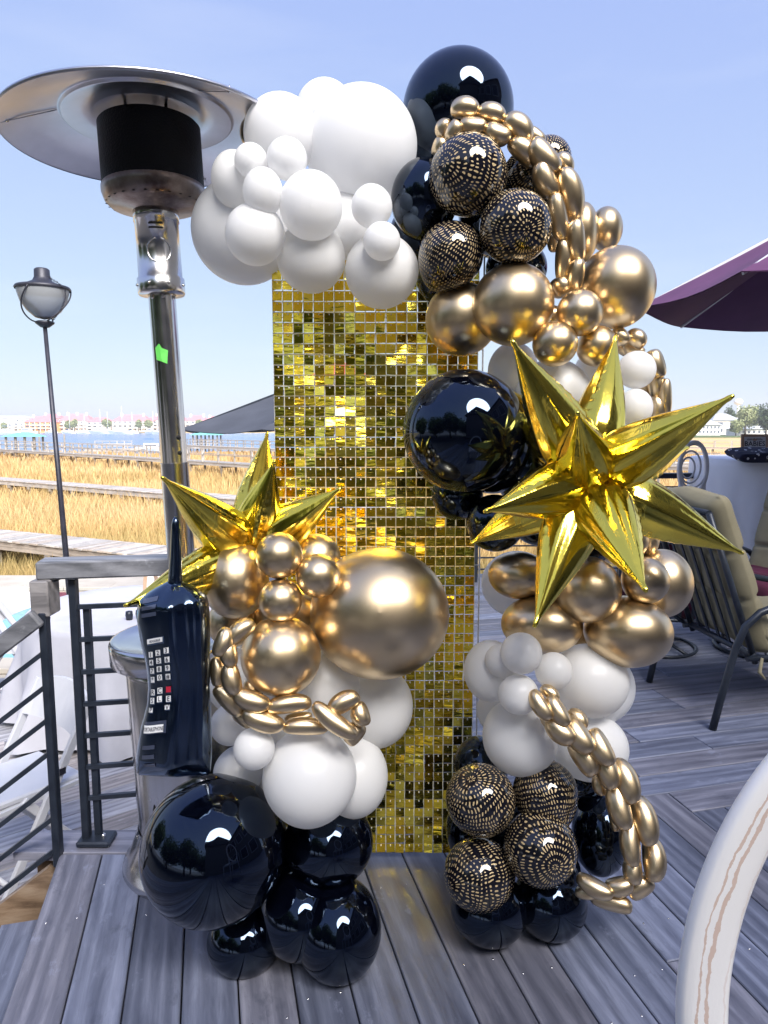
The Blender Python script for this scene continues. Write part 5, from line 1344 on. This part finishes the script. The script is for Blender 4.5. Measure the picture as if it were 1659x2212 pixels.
boats = [(60, 938, 18, 0), (150, 937, 13, 17), (215, 937, 22, 20), (232, 936.5, 13, 19), (262, 937.5, 21, 22), (285, 937, 12, 18), (352, 938, 17, 0), (182, 937, 12, 16), (112, 936.5, 12, 15), (330, 936.5, 14, 19), (20, 938.5, 17, 0), (374, 937.5, 17, 0)]
pos_ = ['first mast from the heater pole leftwards']
lab = ['white cabin cruiser below the orange house, left of the lamp post', 'sailboat with a single mast just right of the lamp post', 'long white sailboat moored before the balconied house in mid marina', 'sailboat with thin mast behind the long white sailboat in mid marina',
       'white sailboat with the tallest mast left of the gap between red roofs', 'small sailboat right of the tallest mast in the marina', 'white motor yacht moored left of the heater pole', 'small sailboat second right of the lamp post', 'sailboat with mast just left of the lamp post', 'sailboat between the motor yacht and the tallest mast', 'white motorboat at the far left edge of the harbour', 'white motorboat whose stern meets the heater pole']
for (x, wl, L, mh), lb in zip(boats, lab): sailboat(lb, x, wl, L * .9, mh * .9, blue=(x % 3 == 0), rz=R((x * 7) % 30 - 15))
o_ = sailboat('small white motorboat by the railed boardwalk left of the heater pole', 330, 975, 6, 0, rz=R(10)); 

# ---------------------------------------------------------------- houses of the far shore
SY = 620.0
def house(label, x0, x1, ytop, yeave, wall, roof, floors=3, balcony=True, Y=SY, base=937.0, dep=16, cols=None, hip=True, chim=0, grp='waterfront houses on the far shore'):
    a, c = at(x0, base, Y), at(x1, base, Y); w = c.x - a.x; zb = -1.9; ze = at(x0, yeave, Y).z; zt_2 = at(x0, ytop, Y).z
    root = thing('waterfront_house', label, 'house', ((a.x + c.x) / 2, Y + dep / 2, zb), 0, grp); h = ze - zb; rh = zt_2 - ze
    MB().box((0, 0, h / 2), (w, dep, h)).build('wall', M[wall], root)
    e = .8
    if hip: vs = [(-w / 2 - e, -dep / 2 - e, h), (w / 2 + e, -dep / 2 - e, h), (w / 2 + e, dep / 2 + e, h), (-w / 2 - e, dep / 2 + e, h), (-w / 2 + min(w * .3, dep * .4), 0, h + rh), (w / 2 - min(w * .3, dep * .4), 0, h + rh)]
    else: vs = [(-w / 2 - e, -dep / 2 - e, h), (w / 2 + e, -dep / 2 - e, h), (w / 2 + e, dep / 2 + e, h), (-w / 2 - e, dep / 2 + e, h), (-w / 2 - e, 0, h + rh), (w / 2 + e, 0, h + rh)]
    rf = MB().add(vs, [(0, 1, 5, 4), (1, 2, 5), (2, 3, 4, 5), (3, 0, 4), (3, 2, 1, 0)]).build('roof', M[roof], root)
    for k in range(chim): MB().box((-w * .3 + w * .6 * k / max(1, chim - 1 or 1), -1, h + rh * .8), (1.6, 1.6, rh * .9)).build('chimney', M['wall_white'], rf)
    nc = cols or max(2, int(w / 4.6)); fh = (h - 1.0) / floors
    wm = MB().box((0, 0, 0), (w / nc * .46, .12, fh * .52)).mesh('window', M['far_glass'])
    for f in range(floors):
        for k in range(nc): link('window', wm, root, (-w / 2 + w * (k + .5) / nc, -dep / 2 - .05, .8 + fh * (f + .5)))
        if balcony and f > 0:
            MB().box((0, -dep / 2 - 1.3, .7 + fh * f), (w * .92, 2.4, .3)).build('balcony', M['wall_white'], root)
            MB().box((0, -dep / 2 - 2.45, .7 + fh * f + 1.0), (w * .92, .12, .14)).build('balcony_rail', M['wall_white'], root)
    if balcony:
        for k in range(nc + 1): MB().box((-w * .46 + w * .92 * k / nc, -dep / 2 - 2.4, h / 2), (.35, .35, h)).build('column', M['wall_white'], root)
    return root
house('long pale grey roofed building at the far left behind the others', -60, 66, 897, 904, 'wall_white', 'grey_roof', 3, False, SY + 60, dep=30)
house('low blue grey roofed waterfront house at the left edge', -20, 30, 905, 913, 'wall_white', 'grey_roof', 2, True, SY + 10)
house('white gabled waterfront house left of the orange one', 30, 55, 908, 914, 'wall_white', 'grey_roof', 3, True, SY)
house('orange waterfront house with balconies under a haze paled red roof', 54, 116, 899, 912, 'wall_orange', 'red_roof', 3, True, SY - 6, chim=1)
house('tall house with haze paled red roof behind the lamp post', 84, 132, 894, 904, 'wall_pink', 'red_roof', 4, False, SY + 25, chim=2)
house('house with haze paled red roof in mid marina behind the masts', 128, 196, 894, 909, 'wall_pink', 'red_roof', 3, True, SY + 8, chim=3)
house('white balconied house under a red roof left of the palm gap', 188, 236, 901, 912, 'wall_white', 'red_roof', 3, True, SY - 4)
house('broad red roofed house left of the heater pole, lower left wing', 243, 322, 896, 910, 'wall_white', 'red_roof', 3, True, SY - 2, chim=2)
house('red roofed house running behind the heater pole', 318, 400, 896, 908, 'wall_pink', 'red_roof', 3, True, SY + 12, chim=4)
house('red roofed house just right of the heater pole', 400, 446, 897, 909, 'wall_pink', 'red_roof', 3, True, SY + 4, chim=2)
house('small red roofed house left of the slate parasol', 440, 492, 899, 909, 'wall_white', 'red_roof', 3, True, SY + 20, chim=2)
house('red roofed house hidden by the slate parasol, farthest right of the row', 486, 620, 901, 911, 'wall_white', 'grey_roof', 3, True, SY + 30)
gr2 = 'houses on the right hand shore'
house('white house with many small windows below the long star spike', 1500, 1556, 905, 918, 'wall_white', 'grey_roof', 2, False, 320, 936, 10, 7, grp=gr2)
house('pale roofed house left part of the right shore behind the braid', 1440, 1496, 893, 908, 'wall_white', 'grey_roof', 2, False, 380, 938, 12, grp=gr2)
house('low white house at the right picture edge below the trees', 1590, 1690, 920, 927, 'wall_white', 'grey_roof', 1, False, 300, 938, 9, 9, grp=gr2)
house('large grey roofed house behind the round trees on the right shore', 1540, 1596, 893, 908, 'wall_pink', 'grey_roof', 2, False, 350, 938, 12, grp=gr2)

# ---------------------------------------------------------------- trees
def crown_mesh(n, rx, ry, rz, leaf, seed, m, lobes=16, hollow=.55):
    g = np.random.default_rng(seed); C = g.normal(size=(lobes, 3)); C /= np.linalg.norm(C, axis=1)[:, None]; C *= (hollow * g.random(lobes) ** .5)[:, None]; C[:, 2] = C[:, 2] * .8
    lr = .28 + .26 * g.random(lobes); k = g.integers(0, lobes, n); dv = g.normal(size=(n, 3)); dv /= np.linalg.norm(dv, axis=1)[:, None]
    P = C[k] + dv * (lr[k] * (.55 + .5 * g.random(n)))[:, None]; P *= np.array([rx, ry, rz])
    u = g.normal(size=(n, 3)); u /= np.linalg.norm(u, axis=1)[:, None]; w = np.cross(u, dv); w /= np.maximum(np.linalg.norm(w, axis=1), 1e-6)[:, None]
    s = leaf * (.6 + .8 * g.random(n))[:, None]; V = np.stack([P - u * s, P - w * s * .6, P + u * s, P + w * s * .6], 1).reshape(-1, 3)
    return fast_mesh('crown', V, np.arange(4 * n).reshape(-1, 4), m)
def tree(label, x, y, z, h, w, m='leaf_dark', n=2500, leaf=.25, seed=1, lift=.45, group=None, dep=None):
    root = thing('tree', label, 'tree', (x, y, z), 0, group)
    link('crown', crown_mesh(n, w / 2 * 1.15, (dep or w) / 2 * 1.15, h * (1 - lift) / 2 * 1.2, leaf, seed, M[m]), root, (0, 0, h * (lift + (1 - lift) / 2)))
    g = random.Random(seed); b = MB(); tk = h * .035; b.tube([(0, 0, 0), (g.uniform(-.02, .02) * h, 0, h * .25), (g.uniform(-.03, .03) * h, 0, h * .6)], [tk, tk * .75, tk * .4], 9); b.build('trunk', M['bark'], root)
    for k in range(5):
        a = g.uniform(0, 6.28); e = Vector((math.cos(a) * w * .3, math.sin(a) * w * .3, h * g.uniform(.55, .8))); MB().tube([(0, 0, h * .3), e * .5 + Vector((0, 0, h * .2)), e], [tk * .55, tk * .4, tk * .12], 7).build('limb', M['bark'], root)
    return root
gt = 'trees among the far marina houses'
for i, (x, yt, wd, lb) in enumerate([(147, 908, 15, 'palm green tree beside the lamp post among far houses'), (162, 903, 16, 'green tree with the masts in mid marina'), (232, 903, 20, 'rounded green tree in the gap between two red roofed groups'), (300, 906, 20, 'green tree left of the white balconied house by the heater'), (322, 905, 22, 'green tree nearest the heater pole on the far shore'), (432, 905, 24, 'green tree left of the slate parasol on the far shore'), (10, 911, 14, 'green tree at the left edge of the far shore')]):
    p = at(x, 934, 596 + i); z1 = at(x, yt, 596).z; s = 600 / 1500; tree(lb, p.x, p.y, -1.8, z1 + 1.8, wd * s, 'leaf_pale', 700, 1.0, 30 + i, .25, gt)
gr3 = 'trees on the right hand shore'
for i, (x, yb, yt, wd, Y, mm, lb) in enumerate([(1610, 932, 872, 56, 296, 'leaf_pale', 'largest pale green tree on the right shore near the picture edge'), (1640, 930, 868, 50, 345, 'leaf_dark', 'dark tree behind the pale one at the right edge'), (1575, 925, 876, 34, 370, 'leaf_dark', 'dark tree behind the tip of the long star spike'), (1531, 905, 871, 36, 420, 'leaf_pale', 'rounded green tree peeking above the roofs left of the star spike tip'), (1655, 930, 880, 30, 290, 'leaf_dark', 'dark bushy tree cut by the right picture edge'), (1470, 932, 900, 30, 330, 'leaf_pale', 'pale tree beside the back gold braid'), (1590, 934, 905, 30, 288, 'leaf_pale', 'low pale tree left of the largest one on the right shore')]):
    p = at(x, yb, Y); z1 = at(x, yt, Y).z; s = Y / 1500; tree(lb, p.x, Y, -1.7, z1 + 1.7, wd * s, mm, 1600, .55, 60 + i, .15, gr3)
wt = at(1595, 868, 700); s = 700 / 1500
w_ = thing('water_tower', 'white ball shaped water tower on the right horizon', 'water tower', (wt.x, 700, -1.7))
MB().lathe([(9 * s * math.sin(t) + .001, 7 * s * math.cos(t)) for t in np.linspace(math.pi, 0, 16)], 24, (0, 0, wt.z + 1.7)).build('tank', M['boat_white'], w_)
MB().tube([(0, 0, 0), (0, 0, wt.z)], [1.6, 1.0], 12).build('column', M['boat_white'], w_)
# far low tree line
g = np.random.default_rng(9); n = 9000
P = np.stack([g.uniform(-420, 900, n), 720 + g.uniform(0, 60, n), -1.8 + np.abs(g.normal(0, 3.2, n)) + 1.5 * np.sin(g.uniform(0, 9, n))], 1)
P[:, 2] = -1.8 + (P[:, 2] + 1.8) * (.7 + .3 * np.sin(P[:, 0] * .05)); u = g.normal(size=(n, 3)) * 1.6; w = g.normal(size=(n, 3)) * 1.6
V = np.stack([P - u, P - w, P + u, P + w], 1).reshape(-1, 3)
o = link('far_woods', fast_mesh('far_woods', V, np.arange(4 * n).reshape(-1, 4), M['leaf_pale'])); tag(o, 'low green woods along the horizon behind the far houses', 'woods', kind='stuff')

# ---------------------------------------------------------------- what stands behind the camera: mirrored building, gabled one shaped to cut the sun, trees
BX = 5.6; BH = 6.9
bl = thing('restaurant_building', 'tall taupe building whose dark outline is mirrored at the right of the black balloons', 'building', (BX + 4, -3, -.5))
MB().box((0, -2.5, BH / 2), (8, 15, BH)).build('wall', M['siding'], bl)
MB().add([(-4.4, -10.5, BH), (4.4, -10.5, BH), (4.4, 5.4, BH), (-4.4, 5.4, BH), (0, -10.5, BH + 2), (0, 5.4, BH + 2)], [(0, 1, 4), (1, 2, 5, 4), (2, 3, 5), (3, 0, 4, 5), (3, 2, 1, 0)]).build('roof', M['shingle'], bl)
wm = MB().box((0, 0, 0), (.06, 1.3, 1.5)).mesh('window', M['glass_dark']); tm_ = MB().box((0, 0, 0), (.04, 1.5, 1.7)).mesh('window_trim', M['trim'])
for f in range(2):
    for k in range(7):
        q = link('window_trim', tm_, bl, (-4.01, -9.0 + k * 2.1, 2.2 + 3 * f)); link('window', wm, q, (-.02, 0, 0))
b2 = thing('sun_cutting_building', 'unseen gabled building raised to cut the sun mirrored in the large black balloons', 'building', (4.5, -9.5, -.5), R(20))  # unseen, its height and gable shaped to hide part of the sun disc
MB().box((0, 0, 3.6), (8, 6, 7.2)).build('wall', M['siding'], b2)
MB().add([(-4.5, -3.5, 7.2), (4.5, -3.5, 7.2), (4.5, 3.5, 7.2), (-4.5, 3.5, 7.2), (0, -3.5, 10.6), (0, 3.5, 10.6)], [(0, 1, 4), (1, 2, 5, 4), (2, 3, 5), (3, 0, 4, 5), (3, 2, 1, 0)]).build('roof', M['shingle'], b2)
gb = 'trees mirrored in the glossy black balloons'
for i, (x, y, h, w) in enumerate([(-6.5, -9, 9.5, 11), (-.5, -15, 7.5, 12), (-13, -6, 8.0, 12), (4.5, -22, 12, 14), (-8.5, -20, 14, 16), (-15, 3, 7, 10), (-20, -9, 12, 14)]):
    tree(['leafy oak mirrored low at the left of the black balloons', 'tall oak mirrored in the middle of the black balloons', 'broad oak mirrored at the far left of the black balloons', 'tallest oak mirrored next to the building outline', 'oak mirrored behind the others in the black balloons', 'small oak mirrored at the left rim of the black balloons', 'oak farthest to the left among those mirrored in the black balloons'][i], x, y, -1.2, h + 1.2, w * 1.1, 'leaf_sun_tone', 7000, .26, 90 + i, .05, gb)
# ---------------------------------------------------------------- thin sea air
hz = bpy.data.materials.new('haze'); hz.use_nodes = True; hn = hz.node_tree.nodes; hn.clear(); ho = hn.new('ShaderNodeOutputMaterial'); hv = hn.new('ShaderNodeVolumePrincipled')
hv.inputs['Color'].default_value = (1.0, 1.0, 1.0, 1); hv.inputs['Density'].default_value = 0.00042; hv.inputs['Anisotropy'].default_value = 0.2; hz.node_tree.links.new(hv.outputs[0], ho.inputs['Volume'])
o = MB().box((0, 3400, 12.4), (9000, 8000, 33.0)).build('haze', hz); o['kind'] = 'stuff'
print('objects', len(bpy.data.objects))
